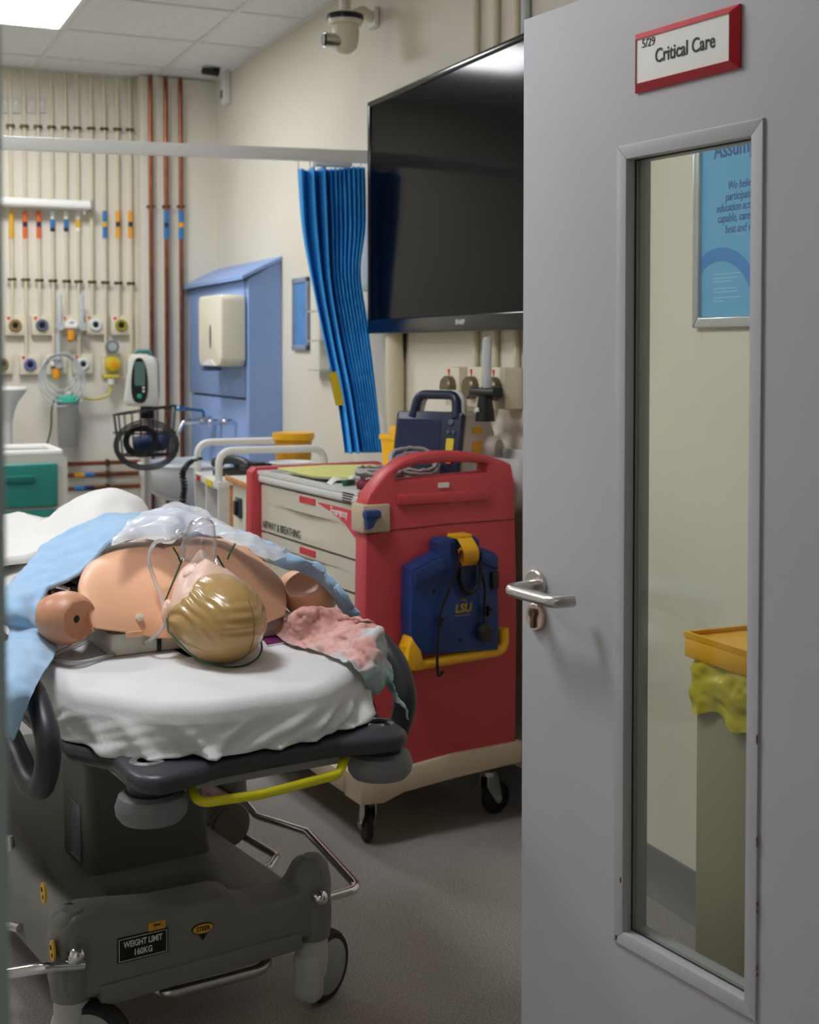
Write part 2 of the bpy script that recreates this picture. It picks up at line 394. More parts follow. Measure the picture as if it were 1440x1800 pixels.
seal = MB().ring([(ix0, iz0), (ix1, iz0), (ix1, iz1), (ix0, iz1)], [(ix0 + .005, iz0 + .005), (ix1 - .005, iz0 + .005), (ix1 - .005, iz1 - .005), (ix0 + .005, iz1 - .005)], -0.0145, -0.0162, M=FY())
part('glazing_seal', seal, M_seal, door, smooth=0)
# chipped paint along the beads
M_chip = mat('bare wood under chipped paint', (70, 52, 38), 0.8)
for (px, py, h) in ((1331, 1300, 22), (1331, 1480, 26), (1331, 1590, 12), (1331, 1602, 10), (1331, 1702, 9), (1331, 1714, 8), (1091, 1547, 15), (1083, 1648, 16)):
    q = DF(px, py, y=-0.0045); hz = h / FPX * 1.6
    part('paint_chip', MB().prism([(q.x - .0012, q.z - hz / 2), (q.x + .001, q.z - hz / 3), (q.x + .0014, q.z + hz / 3), (q.x - .0004, q.z + hz / 2), (q.x - .0018, q.z + hz / 5)], 0.0041, 0.0046, M=FY()), M_chip, door, smooth=0)
# room sign
sx0, sz0 = dp(1120, 165); sx1, sz1 = dp(1305, 5)[0], dp(1120, 62)[1]
M_red = mat('red sign frame', (205, 30, 50), 0.3)
M_sign = mat('white sign card', (238, 238, 234), 0.35)
M_ink = mat('black printed lettering', (24, 24, 34), 0.6)
sg = bpy.data.objects.new('room_sign', None); C.objects.link(sg); sg.parent = door; sg['label'] = 'red framed white room sign reading 5/29 Critical Care'
fwid = 0.0115
q = [(sx0, sz0), (sx1, sz0), (sx1, sz1), (sx0, sz1)]; p = [(sx0 + fwid, sz0 + fwid), (sx1 - fwid, sz0 + fwid), (sx1 - fwid, sz1 - fwid), (sx0 + fwid, sz1 - fwid)]
for i in range(4):
    A, B_, c_, d_ = q[i], q[(i + 1) % 4], p[(i + 1) % 4], p[i]
    v = [(A[0], -0.001, A[1]), (B_[0], -0.001, B_[1]), (c_[0], -0.001, c_[1]), (d_[0], -0.001, d_[1]),
         (A[0], -0.004, A[1]), (B_[0], -0.004, B_[1]), (c_[0], -0.014, c_[1]), (d_[0], -0.014, d_[1])]
    part('sign_frame', MB().add(v, [(0, 1, 2, 3), (4, 5, 6, 7), (0, 1, 5, 4), (1, 2, 6, 5), (2, 3, 7, 6), (3, 0, 4, 7)]), M_red, sg, smooth=0)
part('sign_plate', MB().box(((sx0 + sx1) / 2, -0.006, (sz0 + sz1) / 2), (sx1 - sx0 - 2 * fwid + .002, 0.012, sz1 - sz0 - 2 * fwid + .002)), M_sign, sg, smooth=0)
q1 = DF(1140, 75, y=-0.0125); text('sign_lettering', '5/29', 0.0185, M_ink, sg, FY((q1.x, -0.0125, q1.z)), 'CENTER', sx=0.92)
q1 = DF(1203, 86, y=-0.0125); text('sign_lettering', 'Critical Care', 0.030, M_ink, sg, FY((q1.x, -0.0125, q1.z)), 'CENTER', bold=0.0004, sx=0.80)
# lever handle and cylinder escutcheon
hc = DF(945, 1028, y=0)
hd = bpy.data.objects.new('door_handle', None); C.objects.link(hd); hd.parent = door; hd['label'] = 'satin steel lever handle on a round rose'
hx, hz = hc.x, hc.z
part('rose', MB().lathe([(0.0, 0.0), (0.0265, 0.0), (0.0265, 0.007), (0.0245, 0.0095), (0, 0.0095)], 32, FY((hx, 0, hz))), M_steel, hd)
q2 = DF(935, 1040, y=-0.055)
lev = fillet([(hx, -0.008, hz), (hx, -0.064, hz - .002), (hx + 0.126, -0.062, hz - 0.004), (hx + 0.132, -0.028, hz - 0.004)], 0.02, 8)
part('lever', MB().tube(lev, 0.0105, 18), M_steel, hd)
M_esc = mat('worn pinkish steel', (212, 186, 178), 0.3, 1.0)
ez = DF(945, 1084, y=0).z
part('escutcheon', MB().lathe([(0.0, 0.0), (0.0245, 0.0), (0.0245, 0.006), (0.022, 0.0085), (0, 0.0085)], 32, FY((hx + .001, 0, ez))), M_esc, hd)
part('lock_cylinder', MB().prism(circ(0.0085, 16, hx + .001, ez + .008), 0.008, 0.0145, M=FY()).box((hx + .001, -0.0105, ez - 0.008), (0.0095, 0.006, 0.02), 0.001), mat('dull brass cylinder', (120, 105, 84), 0.35, 1.0), hd)
part('keyway', MB().box((hx + .001, -0.0148, ez + .008), (0.002, 0.001, 0.009)), M_black, hd, smooth=0)
for z in (0.25, 1.0, 1.75): part('hinge', MB().cyl((DW - .004, DT + .006, z - 0.05), (DW - .004, DT + .006, z + 0.05), 0.007, 12), M_steel, door)
# ------------------------------------------------------------------ behind the door: poster and clinical waste bin
M_alu = mat('silver poster frame', (196, 202, 208), 0.28, 0.85)
M_pblue = mat('poster sky blue print', (96, 176, 226), 0.35)
M_pblue2 = mat('poster mid blue print', (50, 134, 212), 0.35)
M_pink = mat('poster navy lettering', (44, 96, 160), 0.5)
M_pwh = mat('poster pale small print', (150, 205, 240), 0.5)
PY, PZ0 = W(1225, 575, x=XR).y, W(1225, 577, x=XR).z
PW, PH = 0.46, 0.64
t = thing('framed_poster', 'blue poster in a silver snap frame on wall behind the grey door', 'poster', (XR, PY, PZ0))
fo = 0.026
q = [(0, 0), (PW, 0), (PW, PH), (0, PH)]; p = [(fo, fo), (PW - fo, fo), (PW - fo, PH - fo), (fo, PH - fo)]
for i in range(4):
    A, B_, c_, d_ = q[i], q[(i + 1) % 4], p[(i + 1) % 4], p[i]
    bm_ = MB().prism([A, B_, c_, d_], 0.001, 0.016, 0.005, 3, M=FX())
    part('frame_rail', bm_, M_alu, t)
part('poster_print', MB().box((-0.004, -PW / 2, PH / 2), (0.006, PW - 2 * fo + .004, PH - 2 * fo + .004)), M_pblue, t, smooth=0)
def arc(cx, cy, r0, r1, a0, a1, n=24):
    o = [(cx + r1 * math.cos(R(a0 + (a1 - a0) * k / n)), cy + r1 * math.sin(R(a0 + (a1 - a0) * k / n))) for k in range(n + 1)]
    return o + [(cx + r0 * math.cos(R(a0 + (a1 - a0) * k / n)), cy + r0 * math.sin(R(a0 + (a1 - a0) * k / n))) for k in range(n, -1, -1)]
def wl(px, py): q_ = W(px, py, x=XR - 0.008); return (PY - q_.y, q_.z - PZ0)
ax_, az_ = wl(1265, 435); bx, bz = wl(1265, 552)
rO = 0.155; cyA = az_ - rO
pts = [p_ for p_ in arc(ax_, cyA, rO - 0.032, rO, -25, 205)]
pts = [(min(max(p_[0], fo + .002), PW - fo - .002), p_[1]) for p_ in pts]
part('printed_arch', MB().prism(pts, 0.0072, 0.0076, M=FX()), M_pblue2, t, smooth=0)
u, v = wl(1255, 267); text('poster_title', 'Assumption', 0.056, M_pink, t, FX((-0.0075, -u, v)), 'LEFT', bold=0.0008, sx=0.86)
for px, py, s in ((1279, 327, 'We believe that everyone'), (1275, 347, 'participating in this'), (1259, 368, 'education activity is'), (1261, 386, 'capable, cares about'), (1274, 404, 'best and wants to')):
    u, v = wl(px, py); text('poster_text', s, 0.0285, M_pink, t, FX((-0.0075, -u, v)), 'LEFT', shear=0.2, sx=0.8)
for k, (px, py, l) in enumerate(((1254, 483, .10), (1254, 490, .09), (1254, 496, .07), (1254, 508, .085), (1254, 514, .09), (1254, 524, .1), (1254, 530, .04))):
    u, v = wl(px, py); part('small_print', MB().box((-0.0074, -u - l / 2, v), (0.0004, l, 0.0028)), M_pwh, t, smooth=0)

M_binb = mat('khaki grey bin steel', (148, 140, 116), 0.5)
M_ylid = mat('yellow bin lid', (238, 176, 30), 0.4)
M_bag = mat('yellow translucent waste bag', (214, 198, 40), 0.25, alpha=0.78)
bx0 = 1.5; bf = W(1221, 1240, x=bx0).y
t = thing('waste_bin', 'tall khaki waste bin with yellow lid and yellow bag seen through the door glass', 'bin', (bx0 + 0.2, bf - 0.2, 0))
part('bin_body', MB().box((0, 0, 0.365), (0.4, 0.4, 0.73), 0.012, 2), M_binb, t)
lidz = W(1200, 1134, x=bx0 - .012).z
lid = MB().box((0, 0, lidz), (0.43, 0.43, 0.04), 0.006, 2).ring([(-.215, -.215), (.215, -.215), (.215, .215), (-.215, .215)], [(-.207, -.207), (.207, -.207), (.207, .207), (-.207, .207)], lidz + .018, lidz + 0.028)
part('bin_lid', lid, M_ylid, t)
def bagf(u_, v_):
    a = 2 * math.pi * u_; c_, s_ = math.cos(a), math.sin(a); k = (abs(c_) ** 18 + abs(s_) ** 18) ** (-1 / 18)
    r = 0.2 * (1 + 0.035 + 0.03 * math.sin(v_ * math.pi) * (0.6 + noise.noise(Vector((a * 3, v_ * 3, 0)))) + 0.035 * v_ * (1 + noise.noise(Vector((a * 5, 2, 0)))))
    top = lidz - 0.02; bot = 0.712 + 0.02 * noise.noise(Vector((a * 4, 9, 1)))
    return Vector((c_ * k * r, s_ * k * r, top + (bot - top) * v_))
bg = MB().grid(bagf, 220, 26, cu=True).wrinkle(0.009, (26, 26, 34), 3)
part('bin_bag', bg, M_bag, t)

# ------------------------------------------------------------------ back wall: gas pipes
M_pipe = mat('cream painted pipe', (214, 205, 178), 0.45)
M_clip = mat('aged brass pipe clip', (92, 74, 44), 0.4, 0.8)
M_copper = mat('copper pipe', (150, 92, 68), 0.36, 1.0, mottle=0.3, mscale=14)
BAND = {k: mat('pipe band ' + k, c, 0.5) for k, c in dict(yellow=(226, 170, 30), orange=(226, 104, 44), blue=(42, 118, 180), navy=(24, 34, 70), white=(236, 236, 230), black=(26, 26, 30), amber=(232, 160, 28)).items()}
pipes = [(21, ('yellow', 'yellow', 'yellow'), 'yellow'), (45, ('orange', 'navy', 'orange'), 'orange and navy'), (69, ('orange', 'navy', 'orange'), 'orange and navy'), (93, ('white', 'blue', 'black'), 'white, blue and black'),
         (117, ('white', 'blue', 'black'), 'white, blue and black'), (138, ('white', 'yellow', 'white'), 'narrow white and yellow'), (162, None, 'no'), (185, ('blue', 'yellow', 'blue'), 'blue and yellow'), (208, ('amber', 'navy', 'amber'), 'amber and navy'), (230, ('amber', 'navy', 'amber'), 'amber and navy')]
which = ['leftmost of the wall pipes', 'second from the left', 'third from the left', 'fourth from the left', 'fifth from the left', 'under the batten light', 'sitting between bands and batten light', 'right of the batten light', 'second from the corner boxing', 'nearest the corner boxing']
bot_of = [1.51, 1.33, 1.51, 1.33, 1.53, 1.33, 1.51, 1.33, 1.53, 1.33]
for k, (px, band, bn) in enumerate(pipes):
    x = W(px, 480, y=YB - 0.03).x
    t = thing('gas_pipe', 'thin cream vertical gas pipe with %s bands, %s' % (bn, which[k]) if band else 'thin cream vertical gas pipe without any colour band, seventh from the left', 'pipe', (x, YB - 0.03, bot_of[k]), 0, 'cream gas pipes on the back wall')
    part('pipe_tube', MB().cyl((0, 0, 0), (0, 0, ZC - bot_of[k] - 0.012), 0.0085, 10), M_pipe, t)
    for pz in (221, 491):
        z = W(px, pz + (px - 21) * 0.035, y=YB - 0.03).z - bot_of[k]
        part('pipe_clip', MB().box((0, 0, z), (0.044, 0.02, 0.016), 0.005).box((0, 0.014, z), (0.014, 0.026, 0.012)), M_clip, t)
    if band:
        z1 = W(px, 371, y=YB - 0.03).z - bot_of[k]; z0 = W(px, 419, y=YB - 0.03).z - bot_of[k]
        lim = [z1, z1 - (z1 - z0) * .4, z1 - (z1 - z0) * .58, z0] if band[0] != 'white' else [z1, z1 - (z1 - z0) * .3, z1 - (z1 - z0) * .62, z1 - (z1 - z0) * .75]
        for j, cn in enumerate(band): part('colour_band', MB().cyl((0, 0, lim[j]), (0, 0, lim[j + 1]), 0.0115, 12), BAND[cn], t)
for k, (px, blist) in enumerate(((262, None), (289, ('blue', 'navy', 'blue')), (315, ('blue', 'amber', 'blue')))):
    x = W(px + 3, 300, y=YB - 0.13).x; zb = (0.55, 0.55, 0.55)[k]
    t = thing('copper_pipe', ['bare copper pipe on the corner boxing, leftmost of three', 'copper pipe with blue and navy bands, middle of three', 'copper pipe with blue and amber bands, rightmost of three'][k], 'pipe', (x, YB - 0.13, zb), 0, 'copper pipes in the corner')
    part('pipe_tube', MB().cyl((0, 0, 0), (0, 0, ZC - zb - 0.004), 0.0115, 12), M_copper, t)
    for z in (W(px, 363, y=YB - .13).z - zb, W(px, 718, y=YB - .13).z - zb):
        part('pipe_clip', MB().box((0, 0.004, z), (0.04, 0.03, 0.014), 0.005), M_clip, t)
    if blist:
        z1, z0 = W(px, 370, y=YB - .13).z - zb, W(px, 420, y=YB - .13).z - zb
        lim = [z1, z1 - (z1 - z0) * .42, z1 - (z1 - z0) * .6, z0]
        for j, cn in enumerate(blist): part('colour_band', MB().cyl((0, 0, lim[j]), (0, 0, lim[j + 1]), 0.0135, 12), BAND[cn], t)
for k, (py, cs) in enumerate(((813, None), (833, ('amber', 'blue')), (856, ('blue', 'navy')))):
    z = W(200, py, y=YB - .04).z
    t = thing('copper_pipe', ['bare horizontal copper pipe low on back wall, topmost of three', 'horizontal copper pipe with amber and blue bands low on back wall', 'horizontal copper pipe with blue and navy bands, lowest on back wall'][k], 'pipe', (0.7, YB - 0.04, z), 0, 'horizontal copper pipes')
    part('pipe_tube', MB().cyl((0, 0, 0), (0.85, 0, 0), 0.011, 12), M_copper, t)
    part('pipe_clip', MB().box((W(187, 820, y=YB).x - .7, 0.01, 0), (0.016, 0.05, 0.034), 0.004), M_clip, t)
    if cs:
        x0 = W(128, 833, y=YB).x - .7
        for j, cn in enumerate(cs): part('colour_band', MB().cyl((x0 + j * .05, 0, 0), (x0 + j * .05 + .05, 0, 0), 0.0125, 12), BAND[cn], t)

# ------------------------------------------------------------------ gas outlets
M_plate = mat('cream outlet plate', (222, 214, 188), 0.45)
M_tri = mat('red outlet flash', (214, 44, 36), 0.5)
def outlet(o, name, label, ring, ringname, Mf, grp, loc, s=0.1):
    t = thing(name, label, 'gas outlet', loc, 0, grp)
    part('outlet_box', MB().box((0, 0, 0), (s, s, 0.034), 0.004, 2, M=Mf @ MT((0, 0, 0.017))), M_plate, t)
    part('socket_ring', MB().lathe([(0.012, 0.034), (0.031, 0.034), (0.031, 0.043), (0.027, 0.047), (0.02, 0.047), (0.016, 0.043)], 24, Mf), ring, t)
    part('socket_centre', MB().lathe([(0, 0.034), (0.018, 0.034), (0.014, 0.046), (0, 0.046)], 16, Mf), M_black, t)
    part('red_flash', MB().prism([(-s * .42, s * .42), (-s * .2, s * .42), (-s * .31, s * .22)], 0.0335, 0.0352, M=Mf), M_tri, t, smooth=0)
    return t
RC = {k: mat('outlet ring ' + k, c, 0.4) for k, c in dict(tan=(150, 124, 80), grey=(104, 110, 128), white=(228, 230, 230), olive=(160, 150, 40), violet=(112, 116, 170)).items()}
FB = axes((0, 0, 0), (1, 0, 0), (0, 0, 1))
top = [(26, 572, 'tan', 'tan'), (73, 572, 'grey', 'grey'), (125, 572, 'white', 'twin flowmeter'), (167, 571, 'white', 'white'), (212, 572, 'olive', 'olive green')]
bot = [(3, 640, 'tan', 'tan'), (52, 641, 'violet', 'violet'), (99, 641, 'grey', 'clear flowmeter'), (145, 640, 'white', 'white'), (195, 641, 'olive', 'yellow regulator'), (240, 641, 'white', 'hidden')]
OUT = {}
for nm, row in (('upper', top), ('lower', bot)):
    for px, py, rc, desc in row:
        q = W(px, py, y=YB - .02)
        lb = {'twin flowmeter': 'cream wall gas outlet in the upper row carrying the twin flowmeter', 'clear flowmeter': 'cream wall gas outlet in the lower row behind the single flowmeter',
              'yellow regulator': 'cream wall gas outlet in the lower row behind the yellow regulator', 'hidden': 'cream gas outlet mostly hidden behind the vital signs monitor'}.get(desc, 'cream wall gas outlet with %s socket ring in the %s row' % (desc, nm))
        OUT[(nm, desc)] = outlet(None, 'gas_outlet', lb, RC[rc], rc, FB, 'gas outlets on the back wall', (q.x, YB, q.z))
M_amber = mat('amber plastic', (232, 152, 24), 0.35)
M_frost = mat('frosted clear acrylic', (226, 232, 236), 0.2, trans=0.5, ior=1.3)
def flow(px, py, twin, label):
    q = W(px, py, y=YB - .09); t = thing('flowmeter', label, 'flowmeter', (q.x, YB - 0.075, q.z))
    for s in ((-0.055, 0.055) if twin else (0.012,)):
        part('flow_tube', MB().lathe([(0, 0), (0.012, 0), (0.012, 0.13), (0.008, 0.14), (0, 0.14)], 14, MT((s, 0, 0.02))), M_frost, t)
        part('control_knob', MB().lathe([(0, -.02), (0.022, -.02), (0.024, 0), (0.022, .02), (0, .02)], 14, MT((s, -0.012, 0), rx=90)), M_frost, t)
    part('connector', MB().box((0, 0.02, 0), (0.13 if twin else 0.05, 0.03, 0.025), 0.006), M_white, t)
    part('amber_bottle', MB().lathe([(0, 0), (0.016, 0), (0.018, -0.01), (0.018, -0.05), (0.013, -0.056), (0, -0.056)], 16, MT((0.0, -0.01, -0.02))), M_amber, t)
    return t
flow(125, 573, True, 'twin clear flowmeter with amber bottle on the upper outlet row')
fl = flow(99, 640, False, 'single clear flowmeter with amber bottle on the lower outlet row')
t = thing('coiled_tubing', 'clear tubing coiled over the single flowmeter above the suction jar', 'tubing', (W(100, 655, y=YB).x, YB - .12, W(100, 655, y=YB - .1).z))
for k in range(4):
    r = 0.075 + 0.012 * k
    part('tube_loop', MB().tube([(r * math.cos(R(a * 12)), -0.006 * k, r * 1.2 * math.sin(R(a * 12)) - 0.012 * k) for a in range(30)], 0.0045, 6, True), M_frost, t)
part('tube_tail', MB().tube(spline([(0.07, 0, 0), (0.09, -.01, -.06), (0.1, -.01, -.12), (0.09, -.02, -.15)], 16), 0.0045, 6), M_frost, t)
# yellow regulator with gauge
q = W(198, 641, y=YB - .06); t = thing('suction_regulator', 'yellow suction regulator with grey pressure gauge and pale yellow hose', 'regulator', (q.x, YB - .05, q.z))
M_yel = mat('regulator yellow', (216, 190, 40), 0.35)
part('regulator_knob', MB().lathe([(0, 0), (0.042, 0), (0.042, 0.02), (0.034, 0.03), (0.03, 0.05), (0, 0.052)], 28, FY()), M_yel, t)
part('knob_centre', MB().lathe([(0, 0.05), (0.018, 0.05), (0.016, 0.058), (0, 0.058)], 20, FY()), M_amber, t)
g = part('gauge', MB().lathe([(0, 0), (0.034, 0), (0.034, 0.02), (0.03, 0.024), (0, 0.024)], 28, FY((-.002, 0, 0.092))), mat('gauge grey', (120, 124, 132), 0.35), t)
part('gauge_face', MB().lathe([(0, 0.0245), (0.022, 0.0245), (0.022, 0.0255), (0, 0.0255)], 24, FY((-.002, 0, 0.092))), mat('gauge face', (176, 180, 176), 0.3), g)
part('yellow_cap', MB().box((-.012, -.02, -.06), (0.085, 0.04, 0.018), 0.006), M_yel, t)
part('hose_neck', MB().lathe([(0, 0), (0.018, 0), (0.018, -.03), (0.01, -.04), (0, -.04)], 16, MT((-.012, -.02, -.072))), M_offw, t)
jx = W(120, 700, y=YB - .1)
part('hose', MB().tube(spline([(-.012, -.02, -.11), (-.02, -.02, -.15), (-.07, -.02, -.17), (-.13, -.02, -.172), (jx.x - q.x + .02, -.03, jx.z - q.z + .02)], 24), 0.008, 8), mat('pale yellow hose', (206, 196, 110), 0.4), t)
# suction jar
t = thing('suction_jar', 'clear suction jar with turquoise lid hanging on the back wall', 'jar', (jx.x, YB - .09, W(120, 785, y=YB - .09).z))
jh = jx.z - W(120, 785, y=YB - .09).z
part('jar_body', MB().lathe([(0, 0), (0.046, 0), (0.05, 0.01), (0.054, jh - .01), (0.051, jh - .01), (0.047, 0.012), (0, 0.006)], 28), mat('milky clear jar', (214, 216, 212), 0.15, trans=0.75, ior=1.15), t)
part('jar_lid', MB().lathe([(0, jh + .02), (0.04, jh + .018), (0.058, jh + .004), (0.06, jh - .02), (0.055, jh - .024), (0, jh - .02)], 28), mat('turquoise lid', (66, 178, 152), 0.35), t)
part('lid_cap', MB().lathe([(0, jh + .018), (0.018, jh + .018), (0.016, jh + .034), (0, jh + .034)], 14, MT((0, -.01, 0))), M_white, t)
part('jar_bracket', MB().box((0, 0.066, jh - .04), (0.09, 0.044, 0.03), 0.004), M_white, t)
solo('suction_cable', MB().tube(spline([(0, 0, 0), (-.015, 0, -.06), (-.02, .0, -.15), (-.035, .01, -.22), (-.05, .01, -.25)], 24), 0.004, 6), M_black, 'thin black cable running down left of the suction jar', 'cable', (jx.x - .06, YB - .06, jx.z))
# batten light and sockets
q0, q1 = W(-40, 360, y=YB - .06), W(158, 362, y=YB - .06)
t = thing('batten_light', 'white switched-off batten light across the cream pipes', 'light', ((q0.x + q1.x) / 2, YB - .045, q1.z))
L_ = q1.x - q0.x
part('light_cover', MB().prism(rrect(0.07, 0.045, 0.018), -L_ / 2, L_ / 2, M=axes((0, -.03, 0), (0, 1, 0), (0, 0, 1))), mat('white light cover', (238, 238, 232), 0.3), t)
for s in (-1, 1): part('end_cap', MB().box((s * L_ / 2, -.03, 0), (0.012, 0.076, 0.05), 0.004), mat('grey end cap', (150, 150, 146), 0.4), t)
part('pull_switch', MB().cyl((L_ / 2 - .03, -.03, -.024), (L_ / 2 - .03, -.03, -.045), 0.005, 8), M_white, t)
for k, (px, lab) in enumerate(((8, 'leftmost'), (27, 'second from left'), (55, 'third from left'), (73, 'rightmost'))):
    q = W(px, 185, y=YB)
    t = thing('wall_socket', 'pale grey blank socket plate high on back wall, %s of four' % lab, 'socket', (q.x, YB, q.z), 0, 'blank sockets near the ceiling')
    part('socket_plate', MB().box((0, -.006, 0), (0.046, 0.012, 0.082), 0.004), mat('pale grey plate', (206, 204, 196), 0.45), t)
    part('socket_switch', MB().box((0, -.014, 0.01), (0.012, 0.006, 0.02), 0.002), M_white, t)
# ------------------------------------------------------------------ vital signs monitor on a stand
VY = 5.85
q0 = W(250, 668, y=VY); fl_ = Frame(q0.x, VY, -14)
t = thing('vital_signs_monitor', 'white vital signs monitor with dark oval display on a pole', 'monitor', (q0.x, VY, 0), -14)
M_grn = mat('monitor screen green grey', (84, 112, 108), 0.2)
M_dk = mat('dark navy display surround', (18, 22, 28), 0.2)
M_vw = mat('pale grey monitor shell', (216, 216, 210), 0.4); M_vg = mat('mid grey monitor side', (150, 152, 162), 0.45)
zc = q0.z
bodyp = [(-.072, -.115), (.062, -.12), (.07, -.1), (.066, .07), (.05, .105), (-.035, .115), (-.055, .1), (-.08, -.09)]
part('monitor_body', MB().prism(fillet([Vector((*p_, 0)) for p_ in bodyp], 0.025, 4, True), 0.0, 0.05, 0.008, 2, M=FY((0, 0.05, zc))), M_vw, t)
part('monitor_rear', MB().prism(rrect(0.12, 0.2, 0.03), -0.09, -0.005, 0.02, 2, M=FY((0.014, 0.05, zc))), M_vg, t)
part('display_surround', MB().prism([(x * .036 * (1 - .16 * z), z * .1) for x, z in [(math.cos(a_) * (abs(math.cos(a_)) ** -.35 if abs(math.cos(a_)) > .01 else 1), math.sin(a_)) for a_ in [R(k * 10) for k in range(36)]]], 0.05, 0.054, M=FY((-.012, 0.05, zc - .002))), M_dk, t)
part('screen', MB().prism(rrect(0.046, 0.105, 0.008), 0.054, 0.056, M=FY((-.01, 0.05, zc + .028))), M_grn, t)
part('start_button', MB().lathe([(0, 0.054), (0.011, 0.054), (0.009, 0.06), (0, 0.06)], 16, FY((-.012, 0.05, zc - .072))), mat('green button', (40, 160, 130), 0.4), t)
for dz in (-.05, -.034): part('grey_button', MB().lathe([(0, 0.054), (0.006, 0.054), (0.005, 0.058), (0, 0.058)], 12, FY((.006, 0.05, zc + dz))), M_vw, t)
part('top_handle', MB().tube(fillet([(-.03, .02, zc + .108), (-.02, .02, zc + .128), (.03, .02, zc + .126), (.04, .02, zc + .104)], .012, 4), 0.009, 8), mat('teal grey handle', (70, 120, 120), 0.4), t)
part('pole', MB().cyl((.02, .06, 0.06), (.02, .06, zc - .1), 0.016, 14), M_steel, t)
part('mount', MB().box((.02, .045, zc - .14), (0.06, 0.06, 0.07), 0.01), M_dk, t)
bs = MB()
for k in range(5): bs.tube([(.02, .06, .07), (.02 + .2 * math.cos(R(72 * k)), .06 + .2 * math.sin(R(72 * k)), .055)], 0.018, 8)
part('star_base', bs, M_vg, t)
for k in range(5): part('caster', MB().lathe([(0, -.012), (.025, -.012), (.025, .012), (0, .012)], 14, MT((.02 + .2 * math.cos(R(72 * k)), .06 + .2 * math.sin(R(72 * k)), .026), rx=90)), M_black, t)
M_wire = mat('black coated wire', (20, 20, 22), 0.4)
zb0, zb1 = W(240, 800, y=VY - .08).z, W(200, 722, y=VY - .08).z
bk = MB(); nW = 22
def bpt(a, z): k = 0.85 if z == zb0 else 1.0; return Vector((.012 + .135 * k * math.cos(a), -.07 + .1 * k * math.sin(a), z + (0.02 * math.cos(a) if z == zb1 else 0)))
for z in (zb0, (zb0 + zb1) / 2, zb1): bk.tube([bpt(2 * math.pi * k / 28, z) for k in range(28)], 0.0035, 6, True)
for k in range(nW): a_ = 2 * math.pi * k / nW; bk.tube([bpt(a_, zb0), bpt(a_, zb1)], 0.002, 5)
for k in range(9): y_ = -.07 + .08 * (k / 4 - 1); hw = .115 * math.sqrt(max(0, 1 - ((y_ + .07) / .085) ** 2)); bk.tube([(.012 - hw, y_, zb0), (.012 + hw, y_, zb0)], 0.002, 5)
part('wire_basket', bk, M_wire, t)
cf = mat('navy blood pressure cuff', (26, 46, 84), 0.7)
t2 = thing('pressure_cuff', 'rolled navy blood pressure cuff with black hose in the wire basket', 'cuff', fl_.o + fl_.ex * .03 + fl_.ey * -.07 + Vector((0, 0, zb0 + .004)), -14)
part('cuff_roll', MB().tube(spline([(-.06, 0, .04), (-.01, -.01, .05), (.05, .0, .045), (.06, .02, .08)], 12), .035, 12), cf, t2)
hs = MB()
for k in range(3): hs.tube([((.055 + .008 * k) * math.cos(R(15 * j)) - .035, -.055 - .004 * k, .06 + (.05 + .008 * k) * math.sin(R(15 * j))) for j in range(24)], .006, 6, True)
part('cuff_hose', hs, M_black, t2)
cl = MB()
for k in range(3): cl.tube([(q_[0], q_[1], q_[2]) for q_ in [((.12 + .008 * k) * math.cos(R(15 * j)) + .02, -.2 + .01 * k + .02 * math.sin(R(15 * j)), zb0 + .05 + (.085 + .01 * k) * math.sin(R(15 * j)) - 0) for j in range(24)]], .004, 6, True)
part('cable_coil', cl, M_black, t)

# ------------------------------------------------------------------ pale blue panel unit, dispenser, taps, basin
M_ips = mat('cornflower blue laminate', (142, 172, 224), 0.4)
IX, IY0, IY1 = 1.79, 5.75, YB - 0.1
zf, zw = W(437, 490, y=IY0).z, W(495, 458, y=IY0).z
t = thing('washstand_unit', 'cornflower blue boxed washstand panel with sloping top on right wall', 'wall panel', (IX, (IY0 + IY1) / 2, 0))
hy = (IY1 - IY0) / 2; dx = XR - IX
part('side_cheek', MB().prism([(0.004, 0), (dx - .002, 0), (dx - .002, zw), (0.004, zf)], -hy, -hy + .02, M=axes((0, 0, 0), (1, 0, 0), (0, 0, 1)) @ Matrix.Scale(-1, 4, (0, 0, 1))), M_ips, t, smooth=0)
sp = 1.16
part('upper_front', MB().box((.012, .02, (sp + .004 + zf) / 2), (0.02, 2 * hy - .09, zf - sp - .012), .003), M_ips, t)
part('corner_post', MB().box((.018, -hy + .03, zf / 2), (0.03, 0.05, zf - .004), .012, 3), M_ips, t)
part('lower_front', MB().box((.02, .02, sp / 2), (0.02, 2 * hy - .09, sp - .004), .003), M_ips, t)
part('sloping_top', MB().prism([(-.03, zf - .004), (dx - .001, zw), (dx - .001, zw + .02), (-.03, zf + .014)], -hy - .012, hy, 0.003, M=axes((0, 0, 0), (1, 0, 0), (0, 0, 1)) @ Matrix.Scale(-1, 4, (0, 0, 1))), M_ips, t)
dxp = 1.67
dn = W(398, 515, x=dxp); dfar = W(357, 520, x=dxp); dz0 = W(398, 645, x=dxp).z
t = thing('towel_dispenser', 'cream paper towel dispenser mounted on the blue panel', 'dispenser', ((IX + dxp) / 2, (dn.y + dfar.y) / 2 + .12, dz0))
hh = dn.z - dz0; wy = (dfar.y - dn.y)
dc = (dn.y + dfar.y) / 2
t.location = ((IX + dxp) / 2, max(dc, IY0 + wy / 2 + .02), dz0)
part('dispenser_shell', MB().prism(fillet([Vector(p_ + (0,)) for p_ in ((-wy / 2, 0.03), (-wy / 2 + .03, 0.0), (wy / 2 - .03, 0.0), (wy / 2, 0.03), (wy / 2, hh), (-wy / 2, hh))], .03, 4, True), -(IX - dxp) / 2 + .002, (IX - dxp) / 2, .012, 3, M=FX()), M_offw, t)
